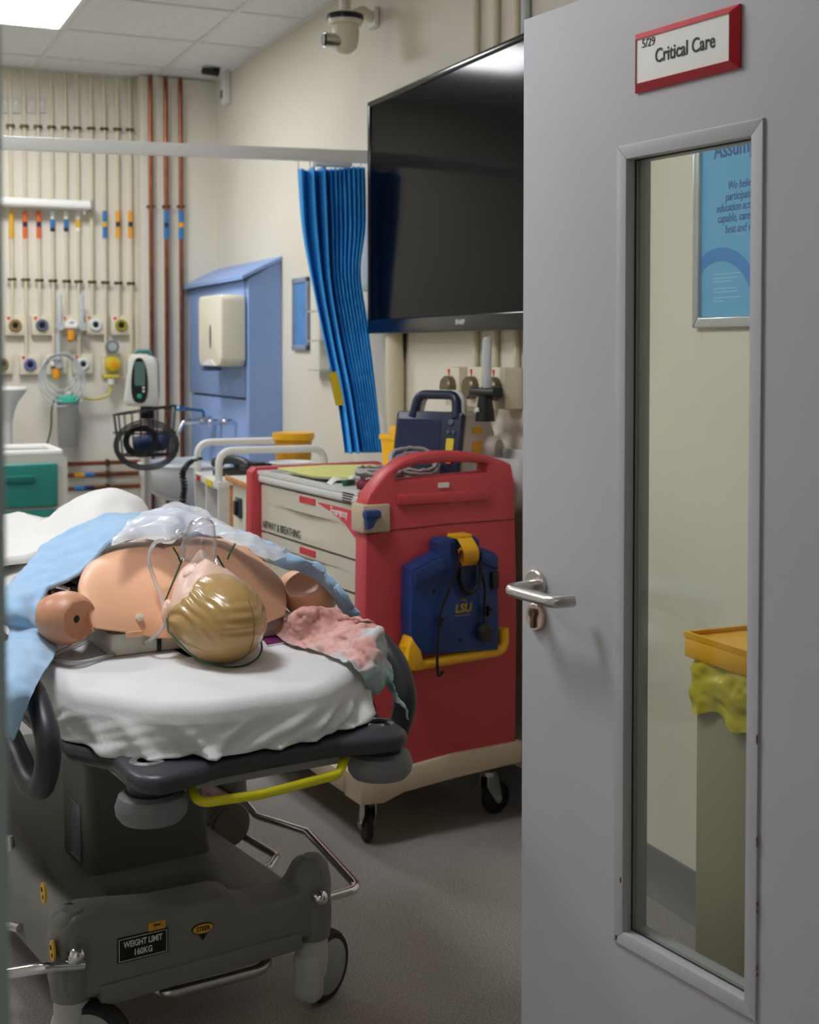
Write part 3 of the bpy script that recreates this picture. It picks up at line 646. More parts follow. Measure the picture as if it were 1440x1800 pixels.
part('view_slot', MB().prism(circ(.012, 16, .02, hh * .42, .055), (IX - dxp) / 2 - .002, (IX - dxp) / 2 + .002, M=FX()), mat('dark slot', (70, 72, 74), 0.4), t)
part('paper_mouth', MB().prism([(-wy * .3, 0.005), (-wy * .1, .03), (wy * .1, .03), (wy * .3, 0.005)], (IX - dxp) / 2 - .004, (IX - dxp) / 2 + .004, M=FX()), M_white, t)
q = W(360, 610, x=1.70)
t = thing('soap_dispenser', 'small cream soap dispenser beyond the towel dispenser', 'dispenser', (IX - .05, min(q.y, IY1 - .06), q.z - .09))
part('soap_body', MB().box((0, 0, .09), (.095, .1, .17), .02, 3), M_offw, t); part('soap_lever', MB().box((-.01, 0, -.008), (.09, .06, .03), .008), mat('blue lever', (110, 130, 176), .4), t)
part('soap_window', MB().box((-.048, 0, .1), (.004, .012, .05), .001), M_black, t)
M_tblue = mat('blue chrome tap lever', (90, 140, 190), 0.2, 1.0)
ty = 6.32
t = thing('lever_tap', 'chrome lever mixer tap with blue elbow lever above basin', 'tap', (IX, ty, W(390, 742, x=1.78).z))
def L_at(px, py, y): q_ = W(px, py, y=y); return q_ - t.location
part('tap_body', MB().cyl((0.0, 0, 0), (-.06, 0, 0), .022, 16).cyl((-.05, -.05, 0), (-.05, .05, 0), .017, 14), M_chrome, t)
p0 = L_at(318, 718, ty); p1 = L_at(372, 722, ty)
part('elbow_lever', MB().tube(fillet([(-.05, 0, .01), (-.05, 0, p1.z), (p0.x, 0, p0.z)], .012, 4), .007, 8).ball((p0.x, 0, p0.z), (.03, .016, .012)), M_tblue, t)
p0 = L_at(316, 760, ty); p1 = L_at(322, 742, ty)
part('spout', MB().tube(fillet([(-.05, .0, 0), (p1.x, 0, p1.z), (p0.x - .01, 0, p0.z - .01)], .02, 4), .011, 10), M_chrome, t)
for k, px in enumerate((376, 401)):
    q = W(px, 742, x=IX - .03)
    part('isolator', MB().cyl((0, q.y - ty, q.z - t.location.z), (-.04, q.y - ty, q.z - t.location.z), .014, 12).ball((-.045, q.y - ty, q.z - t.location.z), .018, 12), M_chrome, t)
bz = W(245, 818, y=6.3).z; bx = W(245, 818, y=6.3).x
M_cer = mat('white ceramic', (226, 228, 230), 0.15, coat=.5)
t = thing('wash_basin', 'white ceramic wash basin fixed to the blue panel', 'basin', (IX, ty, bz))
def bas(u, v, off=0.0):
    a = R(90 + 180 * u); rx, ry = (IX - bx) - off, .25 - off
    k = [1.0, .97, .82, .55, .12][min(4, int(v * 4))] if False else math.cos(v * 1.45) ** .55
    return Vector((math.cos(a) * rx * k, math.sin(a) * ry * k, -.19 * math.sin(v * 1.5) + off * .8 * (v > .02)))
part('basin_bowl', MB().grid(lambda u, v: bas(u, v), 28, 12).grid(lambda u, v: bas(u, v, .02), 28, 12), M_cer, t)
part('basin_rim', MB().tube([bas(k / 28, 0) + Vector((.006, 0, 0)) for k in range(29)], .011, 8), M_cer, t)
part('basin_ledge', MB().box((-.03, 0, -.01), (.06, .5, .03), .008), M_cer, t)
part('waste_pipe', MB().cyl((-.14, 0, -.17), (-.14, 0, -.4), .018, 12), M_white, t)

# ------------------------------------------------------------------ right wall: small poster, leaflet rack, curtain, rail
q0 = W(518, 490, x=XR); q1 = W(518, 616, x=XR); pw = .2
t = thing('small_picture', 'small blue notice in a grey frame beside the curtain', 'picture', (XR, q0.y, q1.z)); ph = q0.z - q1.z
part('notice_print', MB().box((-.006, -pw / 2, ph / 2), (.006, pw - .03, ph - .03)), mat('blue notice print', (92, 146, 206), .35, mottle=.12, mscale=14), t, smooth=0)
for y_, z_, dy, dz in ((-pw / 2, .012, pw, .024), (-pw / 2, ph - .012, pw, .024), (-.01, ph / 2, .02, ph), (-pw + .01, ph / 2, .02, ph)):
    part('frame_rail', MB().box((-.008, y_, z_), (.014, dy, dz), .004), mat('grey blue frame', (140, 152, 172), .4), t)
q = W(560, 600, x=XR - .03)
t = thing('leaflet_rack', 'clear acrylic leaflet rack on wall left of the curtain edge', 'rack', (XR, q.y, W(560, 668, x=XR).z)); rh = W(545, 520, x=XR).z - W(560, 668, x=XR).z
part('back_sheet', MB().box((-.004, 0, rh / 2), (.004, .13, rh)), M_clear, t, smooth=0)
for z_ in (rh * .12, rh * .46, rh * .8):
    part('pocket_bar', MB().box((-.03, 0, z_), (.05, .13, .006)), M_frost, t, smooth=0)
# curtain rail
ra, rb = W(0, 251, z=2.1), W(642, 276, z=2.1)
dirr = (ra - rb).normalized(); rb2 = rb - dirr * 0.04; ra2 = ra + dirr * 2.2
t = thing('curtain_rail', 'long white curtain rail crossing the room under the ceiling', 'curtain rail', (rb2.x, rb2.y, 2.1), math.degrees(math.atan2(dirr.y, dirr.x)))
Lr = (ra2 - rb2).length
part('rail_track', MB().box((Lr / 2, 0, 0), (Lr, .022, .046), .003), mat('white enamelled rail', (250, 250, 249), .35), t)
for x_ in (2.6,): part('ceiling_rod', MB().cyl((x_, 0, .02), (x_, 0, ZC - 2.1), .008, 10), M_white, t)
part('rail_glider', MB().box((.16, -.005, -.03), (.14, .03, .02), .006), mat('lilac white glider', (214, 218, 232), .4), t)
M_cur = mat('cobalt blue disposable curtain', (56, 168, 243), .6, mottle=.1, mscale=5, bump=.1, bscale=300)
CFr = Frame(1.75, 4.66, 0)
Ledge = [(523, 297, 4.72), (530, 400, 4.72), (548, 500, 4.7), (571, 610, 4.65), (591, 700, 4.56), (606, 797, 4.46)]
Redge = [(642, 293, 4.6), (643, 395, 4.6), (634, 480, 4.59), (646, 570, 4.53), (660, 680, 4.45), (674, 795, 4.38)]
Lp = [CFr(a_, b_, y=c_ - CFr.o.y) for a_, b_, c_ in Ledge]; Rp = [CFr(a_, b_, y=c_ - CFr.o.y) for a_, b_, c_ in Redge]
def curf(u, v):
    A, B_ = cr(Lp, v), cr(Rp, v); p_ = A.lerp(B_, u)
    ph = u * 15 + .6 * noise.noise(Vector((u * 3, v * 2.5, 1)))
    amp = (.014 + .012 * math.sin(u * math.pi)) * (1 - .25 * v)
    fold = math.sin(ph * 2 * math.pi) if u > .45 else math.sin(ph * .8 * math.pi + v * 2.2) * 2.3
    d = amp * fold + .02 * noise.noise(Vector((u * 2.2, v * 1.6, 5)))
    top = -.012 * abs(noise.noise(Vector((u * 9, 0, 3)))) * (1 - min(1, v * 12))
    return Vector((min(p_.x - d * .25, XR - .006 - CFr.o.x), p_.y - d, p_.z + top))
t = thing('privacy_curtain', 'bright blue pleated disposable curtain gathered beside the television', 'curtain', CFr.o)
solid(part('curtain_cloth', MB().grid(curf, 150, 60), M_cur, t, smooth=80), .0015)
tl = [CFr(*p_, y=-.10 + (p_[1] - 655) * -.0008 - .012) for p_ in ((578, 655), (592, 653), (606, 712), (590, 713))]
part('curtain_label', MB().add([*tl, *[p_ + Vector((0, .001, 0)) for p_ in tl]], [(0, 1, 2, 3), (4, 5, 6, 7)]), mat('yellow curtain label', (226, 188, 30), .5), t, smooth=0)
for px in (524, 545, 551, 566, 590, 612, 634): 
    q = CFr(px, 281, y=.06); part('curtain_hook', MB().cyl((q.x, q.y, q.z + .01), (q.x, q.y - .004, q.z - .035), .0025, 6), M_white, t)

# ------------------------------------------------------------------ television
TX = 1.87
tz0, tz1 = W(653, 587, x=TX).z, W(648, 181, x=TX).z; ty1 = W(650, 300, x=TX).y; TH = tz1 - tz0; TW = 1.5
t = thing('television', 'large black wall mounted flat television', 'television', (TX, ty1, tz0))
M_tvb = mat('gloss black television bezel', (8, 9, 13), .15, coat=.15)
M_scr = mat('television screen glass', (6, 7, 11), .1, spec=.1)
part('casing', MB().box((.026, -TW / 2, TH / 2), (.05, TW, TH), .006), M_black, t)
bz_ = .021
for y_, z_, dy, dz in ((-TW / 2, TH - bz_ / 2, TW, bz_), (-TW / 2, .026, TW, .052), (-bz_ / 2, TH / 2, bz_, TH - .02), (-TW + bz_ / 2, TH / 2, bz_, TH - .02)):
    part('bezel', MB().box((-.003, y_, z_), (.014, dy, dz), .005, 3), M_tvb, t)
part('screen', MB().box((.0, -TW / 2, TH / 2 + .02), (.008, TW - .03, TH - .06)), M_scr, t, smooth=0)
q = W(809, 563, x=TX - .011); text('maker_lettering', 'SHARP', .022, mat('silver lettering', (200, 204, 210), .4), t, FX((-.0112, q.y - ty1, .028)), 'CENTER', bold=.0008)
part('wall_bracket', MB().box((.062, -TW / 2, TH / 2), (.034, .5, .4), .004), M_black, t)
q = W(711, 588, x=XR - .02)
pts = [W(a_, b_, x=XR - .012) - Vector((XR - .012, q.y, 1.0)) for a_, b_ in ((711, 560), (711, 590), (708, 640), (700, 680), (688, 720), (682, 760), (678, 800))]
solo('television_cable', MB().tube(spline(pts, 40), .006, 8), M_black, 'black cable hanging down the wall below the television', 'cable', (XR - .012, q.y, 1.0))
q = W(641, 460, x=XR - .04)
t = thing('wall_box', 'white box on the wall between curtain and television', 'box', (XR, q.y - .03, W(641, 512, x=XR - .04).z))
part('box_body', MB().box((-.022, 0, .15), (.042, .16, .3), .006), M_white, t); part('box_lid', MB().box((-.044, 0, .15), (.004, .14, .28), .001), M_white, t)
q = W(697, 640, x=XR - .03)
solo('pipe_boxing', MB().lathe([(0, 0), (.035, 0), (.035, .62), (0, .62)], 20), M_pipe, 'cream round vertical pipe boxing under the television', 'pipe', (XR - .036, q.y, 1.0))

# ------------------------------------------------------------------ ceiling cameras
def WR(px, py, x): return W(px, py, x=x)
q = W(662, 32, x=XR)
M_cam = mat('ivory camera housing', (226, 218, 196), .35)
t = thing('dome_camera', 'ivory pan and tilt camera on a bracket above the television', 'camera', (XR, q.y, q.z))
def cl_(px, py, x): return W(px, py, x=x) - t.location
c0 = cl_(607, 40, 1.78)
cx_, cy_, cz_ = c0
part('wall_plate', MB().box((-.012, 0, 0), (.022, .07, .075), .008), M_white, t)
part('bracket_arm', MB().tube([(-.02, 0, 0), (cx_ * .5, cy_ * .6, .0), (cx_, cy_, cz_ + .012)], .022, 12), M_cam, t)
part('yoke_collar', MB().lathe([(0, .03), (.035, .03), (.06, .02), (.066, .0), (.06, -.02), (0, -.02)], 28, MT((cx_, cy_, cz_ + .01))), M_cam, t)
part('black_window', MB().lathe([(.0668, .016), (.0674, .006), (.0668, -.004)], 28, MT((cx_, cy_, cz_ + .01)), cap=False), M_dk, t)
part('camera_ball', MB().lathe([(0, 0), (.046, 0), (.05, -.02), (.05, -.06), (.042, -.092), (.024, -.108), (0, -.112)], 28, MT((cx_, cy_, cz_))), M_cam, t)
part('lens_barrel', MB().cyl((cx_ - .02, cy_ - .01, cz_ - .07), (cx_ - .085, cy_ - .01, cz_ - .072), .026, 18), M_steel, t)
part('lens', MB().cyl((cx_ - .086, cy_ - .01, cz_ - .072), (cx_ - .09, cy_ - .01, cz_ - .072), .022, 18), M_black, t)
part('conduit', MB().cyl((cx_, cy_, cz_ + .035), (cx_, cy_, ZC - t.location.z - .002), .02, 14), M_steel, t)
q = W(403, 120, x=XR); 
t = thing('wall_sensor', 'slim white wall sensor near the far ceiling corner', 'sensor', (XR, q.y, W(403, 185, x=XR).z)); sh = q.z - t.location.z
part('sensor_case', MB().box((-.02, 0, sh / 2), (.038, .06, sh), .008), M_white, t); part('sensor_lens', MB().box((-.041, .0, sh * .28), (.006, .02, .04), .003), M_black, t)
q = W(372, 128, y=6.5)
t = thing('bullet_camera', 'small black bullet camera at the far ceiling corner', 'camera', (q.x, 6.5, ZC))
part('camera_barrel', MB().tube([(.03, 0, q.z - ZC + .002), (-.05, -.03, q.z - ZC)], .018, 12), M_black, t); part('camera_foot', MB().cyl((.02, 0, 0), (.02, 0, q.z - ZC), .008, 8).cyl((.02, 0, -.001), (.02, 0, -.008), .025, 12), M_black, t)

# ------------------------------------------------------------------ right wall outlets under the television
FXw = FX()
outs = [(811, 679, 'nearest the curtain'), (851, 680, 'carrying the black flowmeter'), (891, 682, 'nearest the grey door')]
for px, py, ds in outs:
    q = W(px, py, x=XR - .03)
    t = thing('gas_outlet', 'cream gas outlet under the television %s' % ds, 'gas outlet', (XR, q.y, q.z), 0, 'gas outlets under the television')
    part('outlet_box', MB().box((-.0325, -.0, 0), (.063, .1, .125), .004), M_plate, t)
    part('socket_ring', MB().lathe([(.012, .062), (.036, .062), (.036, .085), (.03, .092), (.014, .092)], 24, FX((0, .005, -.002))), mat('dark bronze socket', (120, 108, 88), .4, .6), t)
    part('socket_centre', MB().lathe([(0, .06), (.014, .06), (.014, .088), (0, .088)], 14, FX((0, .005, -.002))), M_black, t)
    part('red_flash', MB().prism([(-.03, .055), (-.012, .055), (-.02, .03)], .0635, .065, M=FX()), M_tri, t, smooth=0)
    for k_, yy in enumerate((-.03, .03)):
        pass
for k, (px, lab) in enumerate(((833, 'leftmost'), (868, 'middle'), (905, 'rightmost'))):
    q = W(px, 625, x=XR - .02)
    solo('wall_pipe', MB().cyl((0, 0, 0), (0, 0, ZC - 1.33 - .004), .011, 10), M_pipe, 'cream pipe running up behind the television, %s of three' % lab, 'pipe', (XR - .014, q.y, 1.33), 0, 'pipes behind the television')
q = W(917, 20, x=XR - .03); solo('grey_conduit', MB().cyl((0, 0, 0), (0, 0, .5), .014, 12), mat('grey conduit', (190, 194, 200), .4), 'pale grey conduit above the television next to the door edge', 'pipe', (XR - .016, q.y, ZC - .505))
q = W(853, 690, x=XR - .13)
t = thing('flowmeter', 'black flowmeter with clear tube on the outlet under television', 'flowmeter', (XR - .13, q.y, q.z))
part('meter_body', MB().box((.02, 0, 0), (.06, .05, .034), .008).cyl((0, -.07, 0), (0, .08, 0), .014, 14), M_black, t)
part('flow_tube', MB().lathe([(0, 0), (.0135, 0), (.0135, .14), (.009, .15), (0, .15)], 16, MT((0, -.012, .014))), M_frost, t)
part('nozzle', MB().lathe([(0, -.012), (.02, -.012), (.03, -.085), (.026, -.085), (0, -.08)], 18), M_black, t)
part('meter_label', MB().box((-.027, 0, -.05), (.003, .022, .012)), M_white, t, smooth=0)
# sink at the right behind the trolley
q = W(885, 792, x=1.8)
t = thing('hand_basin', 'white hand basin on the wall behind the red trolley', 'basin', (XR, 3.75, .86))
bb = MB().grid(lambda u, v: Vector((-.002 - .075 * math.sin(u * math.pi) ** .4 * math.cos(v * 1.45) ** .5, .3 * -math.cos(u * math.pi) * math.cos(v * 1.45) ** .5, -.2 * math.sin(v * 1.5) + .2)), 30, 12)
part('basin_bowl', bb, M_cer, t); part('basin_splash', MB().box((-.012, 0, .2), (.02, .6, .05), .008), M_cer, t)
# ------------------------------------------------------------------ furniture at the back of the room
def plate(mb, outer, holes, z0, z1, M=None, bev=0.0):
    bm = bmesh.new(); es = []
    for lp in [outer] + holes:
        vs_ = [bm.verts.new((p_[0], p_[1], z0)) for p_ in lp]
        for i in range(len(vs_)): es.append(bm.edges.new((vs_[i], vs_[(i + 1) % len(vs_)])))
    bmesh.ops.triangle_fill(bm, use_beauty=True, use_dissolve=False, edges=es)
    r = bmesh.ops.extrude_face_region(bm, geom=bm.faces[:])
    for g in r['geom']:
        if isinstance(g, bmesh.types.BMVert): g.co.z = z1
    bmesh.ops.recalc_face_normals(bm, faces=bm.faces[:])
    if bev:
        es = [e for e in bm.edges if len(e.link_faces) == 2 and e.calc_face_angle(0) > 1.2 and abs(e.verts[0].co.z - e.verts[1].co.z) < 1e-6]
        bmesh.ops.bevel(bm, geom=es, offset=bev, segments=2, profile=.5, affect='EDGES')
    return mb.bm(bm, M)
M_teal = mat('teal drawer front', (46, 142, 132), .4)
cy = 5.6; cq = W(66, 800, y=cy)
zt = W(120, 800, y=cy).z
xR_ = W(119, 850, y=cy).x; xL_ = W(-60, 850, y=cy).x
t = thing('drawer_cabinet', 'white bedside cabinet with teal drawer fronts behind the stretcher', 'cabinet', ((xL_ + xR_) / 2, cy, 0)); hw = (xR_ - xL_) / 2
part('carcass', MB().prism(fillet([Vector((-hw, 0.06, 0)), Vector((hw, 0.06, 0)), Vector((hw, zt, 0)), Vector((-hw, zt, 0))], .03, 4, True), -.42, 0, M=FY()), mat('white cabinet laminate', (220, 220, 212), .4), t)
for z0, z1 in ((zt - .21, zt - .03), (zt - .42, zt - .22), (zt - .63, zt - .43)):
    d_ = part('drawer', MB().box((-.012, -.008, (z0 + z1) / 2), (2 * hw - .06, .018, z1 - z0), .01, 3), M_teal, t)
    part('drawer_grip', MB().prism(rrect(.13, .028, .013), .008, .03, .005, 2, M=FY((.0, -.008, z1 - .06))), mat('dark teal grip', (34, 120, 112), .4), d_)
part('top_rim', MB().tube(fillet([(-hw + .02, .02, zt + .012), (hw - .02, .02, zt + .012), (hw - .02, .4, zt + .012), (-hw + .02, .4, zt + .012)], .03, 4, True), .012, 8, True), M_white, t)
cs_ = MB()
for sx in (-1, 1):
    for y_ in (.06, .36): part('caster', MB().lathe([(0, -.012), (.03, -.012), (.03, .012), (0, .012)], 14, MT((sx * (hw - .05), y_, .03), ry=90)), M_black, t)
py_ = 6.35; q = W(8, 700, y=py_)
ztp = W(8, 680, y=py_).z; rt = W(47, 685, y=py_).x - q.x
t = thing('pedestal_stand', 'white pedestal stand with flared round top at the left edge', 'stand', (q.x, py_, 0))
part('flared_top', MB().lathe([(0, ztp), (rt, ztp), (rt + .004, ztp - .012), (rt * .92, ztp - .03), (rt * .6, ztp - .07), (rt * .42, ztp - .12), (rt * .36, ztp - .16), (0, ztp - .16)], 32), M_white, t)
part('column', MB().lathe([(0, .03), (rt * .36, .03), (rt * .34, ztp - .15), (0, ztp - .15)], 24), M_white, t)
part('foot', MB().lathe([(0, 0), (.2, 0), (.2, .015), (.06, .035), (0, .035)], 28), M_white, t)

# white trolley with arched handrails
ox, oy, tw, td = 1.335, 4.66, .42, .45
tzt = W(388, 846, y=oy + .02).z
TF = Frame(ox, oy, -4)
t = thing('supply_trolley', 'white open-shelf trolley with two arched white handrails', 'trolley', TF.o, -4)
M_enam = mat('white enamel', (230, 230, 224), .35)
part('top_board', MB().box((tw / 2, td / 2, tzt - .015), (tw, td, .03), .004), M_enam, t)
part('shelf', MB().box((tw / 2, td / 2, tzt - .35), (tw - .01, td - .01, .015)), M_enam, t, smooth=0)
part('shelf', MB().box((tw / 2, td / 2, .14), (tw - .01, td - .01, .015)), M_enam, t, smooth=0)
for y_ in (.008, td / 2, td - .008): part('divider', MB().box((tw / 2, y_, (tzt + .12) / 2), (tw - .004, .014, tzt - .17)), M_enam, t, smooth=0)
part('rear_board', MB().box((tw - .006, td / 2, (tzt + .12) / 2), (.01, td, tzt - .16)), M_enam, t, smooth=0)
for y_, h_ in ((td - .02, .115), (.03, .11)):
    part('handrail', MB().tube(fillet([(.01, y_, tzt - .005), (.01, y_, tzt + h_), (tw - .01, y_, tzt + h_), (tw - .01, y_, tzt - .005)], .07, 8), .014, 12), M_enam, t)
for k, (y_, c_, n_) in enumerate(((td * .78, (190, 30, 44), 'red'), (td * .32, (226, 206, 20), 'yellow'))):
    part('label_strip', MB().box((-.003, y_, tzt - .016), (.004, .11 if k else .06, .022)), mat(n_ + ' strip', c_, .5), t, label=n_ + ' printed strip', smooth=0)
for x_ in (.04, tw - .04):
    for y_ in (.04, td - .04): part('caster', MB().lathe([(0, -.012), (.04, -.012), (.04, .012), (0, .012)], 14, MT((x_, y_, .04), ry=90)).cyl((x_, y_, .04), (x_, y_, .13), .01, 8), M_black, t)
for k, (y_, c_) in enumerate(((td * .25, (196, 160, 190)), (td * .7, (180, 150, 170)))):
    o_ = TF.o + TF.ex * .11 + TF.ey * y_
    solo('supply_box', MB().box((0, 0, .05), (.16, .14, .1), .006).box((0, 0, .101), (.1, .06, .004)), mat('lilac box %s' % 'ab'[k], c_, .6), ['lilac supply box on the trolley shelf, near bay', 'dull lilac supply box on the trolley shelf, far bay'][k], 'box', (o_.x, o_.y, tzt - .342), -4)
def on_t(px, py, zz): q_ = W(px, py, z=zz); return q_
# telephone
q = TF.o + TF.ex * .14 + TF.ey * .2
t = thing('telephone', 'black desk telephone on the white trolley', 'telephone', (q.x, q.y, tzt), 22)
part('phone_base', MB().prism([(-.1, 0), (.1, 0), (.1, .05), (-.1, .022)], -.07, .07, .006, 2, M=axes((0, 0, 0), (0, -1, 0), (0, 0, 1))), M_black, t)
part('handset', MB().tube(spline([(-.055, -.1, .045), (-.055, -.06, .06), (-.055, .0, .066), (-.055, .06, .06), (-.055, .1, .05)], 14), .018, 10).ball((-.055, -.085, .042), (.024, .03, .018)).ball((-.055, .085, .046), (.024, .03, .018)), mat('dark grey handset', (44, 44, 46), .4), t)
part('keypad', MB().box((.03, 0, .036), (.08, .1, .03), .004, M=MT((0, 0, 0), ry=0)), mat('keypad grey', (70, 70, 72), .5), t)
cpts = [W(a_, b_, y=4.98) - t.location for a_, b_ in ((352, 806), (335, 812), (322, 830), (324, 860), (320, 890), (318, 920))]
IR = Matrix.Rotation(-R(22), 4, 'Z')
ctr = spline([IR @ p_ for p_ in cpts], 130); 
part('coiled_cord', MB().tube([p_ + Vector((.01 * math.cos(i * 1.3), .01 * math.sin(i * 1.3), 0)) for i, p_ in enumerate(ctr)], .005, 6), M_black, t)
# yellow bucket and white bowl
q = W(516, 800, y=4.9)
t = thing('sharps_tub', 'round yellow tub with a wider lid behind the handrail', 'tub', (q.x, 4.9, tzt)); q2 = W(551, 768, y=4.9)
rl = q2.x - q.x; hz_ = W(516, 758, y=4.9).z - tzt
part('tub_body', MB().lathe([(0, 0), (rl * .8, 0), (rl * .88, hz_ - .03), (0, hz_ - .03)], 32), mat('amber tub', (200, 140, 24), .4), t)
part('tub_lid', MB().lathe([(0, hz_ - .01), (rl * .85, hz_ - .004), (rl, hz_ - .006), (rl, hz_ - .03), (rl * .9, hz_ - .036), (0, hz_ - .036)], 32), mat('yellow tub lid', (240, 176, 16), .35), t)
q = TF.o + TF.ex * .3 + TF.ey * .1
solo('paper_bowl', MB().lathe([(0, .004), (.05, .004), (.075, .05), (.085, .055), (.08, .058), (.068, .05), (.045, .01), (0, .008)], 28), mat('white pulp bowl', (222, 226, 226), .7), 'white bowl next to the telephone on the trolley', 'bowl', (q.x, q.y, tzt))
# wood edged locker
wq = W(440, 850, y=4.3); wz = wq.z
WF = Frame(wq.x, 4.3, -4)
t = thing('wooden_locker', 'cream locker with wood edged top beside the red trolley', 'locker', WF.o, -4)
M_beech = mat('beech edging', (206, 140, 88), .5, mottle=.15, mscale=20)
M_lock = mat('cream locker laminate', (226, 220, 204), .45)
part('locker_body', MB().box((.2, .155, wz / 2), (.39, .29, wz - .03)), M_lock, t, smooth=0)
part('locker_top', MB().box((.195, .155, wz - .008), (.41, .32, .014), .001), M_lock, t, smooth=0)
for x_, y_, dx_, dy_ in ((.195, -.008, .416, .008), (-.013, .155, .008, .33)): part('top_edging', MB().box((x_, y_, wz - .008), (dx_, dy_, .02), .003), M_beech, t)
for y_ in (.016, .295): part('post', MB().box((.001, y_, wz / 2 - .01), (.012, .012, wz - .05)), M_beech, t, smooth=0)
l_ = part('latch_plate', MB().box((-.002, .17, wz - .1), (.01, .07, .07), .004), mat('steel blue latch', (70, 84, 100), .35, .5), t); part('latch_pull', MB().box((-.012, .165, wz - .1), (.014, .03, .05), .004), M_black, l_)
# ------------------------------------------------------------------ red emergency trolley
EF = Frame(1.40, 3.36, 4)
M_redp = mat('coral red moulded plastic', (198, 70, 76), .42, mottle=.06, mscale=5)
M_beige = mat('taupe moulded plastic', (196, 178, 152), .5)
M_drw = mat('stone grey drawer front', (206, 200, 184), .45)
M_tray = mat('pale grey worktop moulding', (214, 214, 210), .4)
t = thing('emergency_trolley', 'red ended emergency trolley with grey drawers and a handle slot', 'trolley', EF.o, 4)
ET = t
outer = [(-.03, .2), (.2, .225), (.47, .235), (.474, .6), (.464, 1.0), (.452, 1.052), (.43, 1.062), (.37, 1.082), (.3, 1.094), (.23, 1.097), (.16, 1.093), (.1, 1.08), (.045, 1.046), (-.008, .99), (-.019, .965), (-.026, .6)]
slot = [(.075, 1.022), (.2, 1.027), (.37, 1.033), (.372, 1.053), (.36, 1.058), (.3, 1.064), (.22, 1.066), (.14, 1.062), (.085, 1.048), (.074, 1.036)]
part('near_end_panel', plate(MB(), outer, [slot], 0.0, -.075, M=FY(), bev=.012), M_redp, t)
part('panel_rib', MB().box((.222, -.004, .968), (.296, .014, .03), .004, 2), M_redp, t)
part('panel_seam', MB().tube([(-.02, -.0005, .877), (.07, -.0005, .886), (.25, -.0005, .892), (.47, -.0005, .892)], .0012, 5), mat('dark seam', (90, 24, 28), .6), t)
part('badge', MB().box((.222, -.002, 1.003), (.034, .004, .014)), M_white, t, smooth=0)
base = [(-.042, .135), (.03, .13), (.09, .15), (.25, .165), (.48, .178), (.482, .24), (.25, .236), (.05, .215), (-.042, .205)]
part('base_bumper', MB().prism(base, .012, -.1, .006, 2, M=FY()), M_beige, t)
part('underframe', MB().box((.2, .45, .17), (.5, .72, .06), .01), M_beige, t)
part('far_end_panel', MB().prism([(-.05, .17), (.47, .17), (.465, .98), (.44, 1.0), (-.02, 1.0), (-.035, .985)], -.815, -.87, .01, 2, M=FY()), M_redp, t)
part('cabinet_body', MB().box((.23, .445, .57), (.43, .735, .76)), mat('dark carcass', (60, 58, 56), .6), t, smooth=0)
# latch on the corner
l_ = part('latch_housing', MB().box((.008, .03, .921), (.085, .078, .078), .006), M_beige, t)
part('latch_lever', MB().box((-.012, -.018, .935), (.05, .03, .024), .008, 2).prism([(-.034, .925), (-.0, .925), (-.015, .9), (-.03, .895)], .012, .03, M=FY()), mat('blue latch lever', (34, 62, 120), .4), l_)
# worktop
part('worktop', MB().box((.215, .44, .965), (.46, .75, .03), .01, 3), M_tray, t)
rim = MB().ring([(-.015, .065), (.445, .065), (.445, .815), (-.015, .815)], [(.008, .088), (.422, .088), (.422, .792), (.008, .792)], .978, .99)
part('worktop_rim', rim, M_tray, t)
# drawers
rows = [(.795, .945), (.7, .789), (.606, .694), (.42, .6), (.215, .414)]
yA, yB = .085, .805; ym = (yA + yB) / 2
for k, (z0, z1) in enumerate(rows):
    def df(u, v, z0=z0, z1=z1):
        y_ = yB + (yA - yB) * u; z_ = z0 + (z1 - z0) * v
        c = math.exp(-((u - .5) / .22) ** 2); lip = z1 - .045 + .0
        d = 0.014
        zc_ = z0 + (z1 - z0) * .62
        if z_ < zc_: d -= .013 * c * max(0, 1 - (zc_ - z_) / ((z1 - z0) * .5)) 
        else: d += .004 * c
        return Vector((-.004 - d + .014, y_, z_))
    g = MB().grid(df, 48, 24)
    g.box((.013, ym, (z0 + z1) / 2), (.012, yB - yA, z1 - z0))
    d_ = part('drawer', g, M_drw, t)
    part('red_tab', MB().box((-.0068 - .0015, ym - .02, z1 - .016), (.004, .115, .02), .001), mat('red drawer tab', (206, 50, 64), .45), d_, smooth=0)
    if k == 0:
        part('emergency_flag', MB().prism([(.43, .932), (.71, .932), (.716, .852), (.64, .888), (.55, .912)], .0055, .0068, M=axes((0, .805, 0), (0, -1, 0), (0, 0, 1))), mat('red drawer flag', (214, 62, 80), .45), d_, smooth=0)
        text('flag_lettering', 'Emergency', .032, M_white, d_, FX((-.0072, .805 - .6, .916)), 'CENTER', bold=.0006, sx=.8)
        text('drawer_lettering', 'AIRWAY & BREATHING', .036, M_ink, d_, FX((-.0048, .795, .815)), 'LEFT', sx=.82)
for j in range(4): part('printed_line', MB().box((-.0154, .125 + .004 * j, .979 - .0075 * j), (.0006, .075 - .006 * j, .004)), M_ink, t, smooth=0)
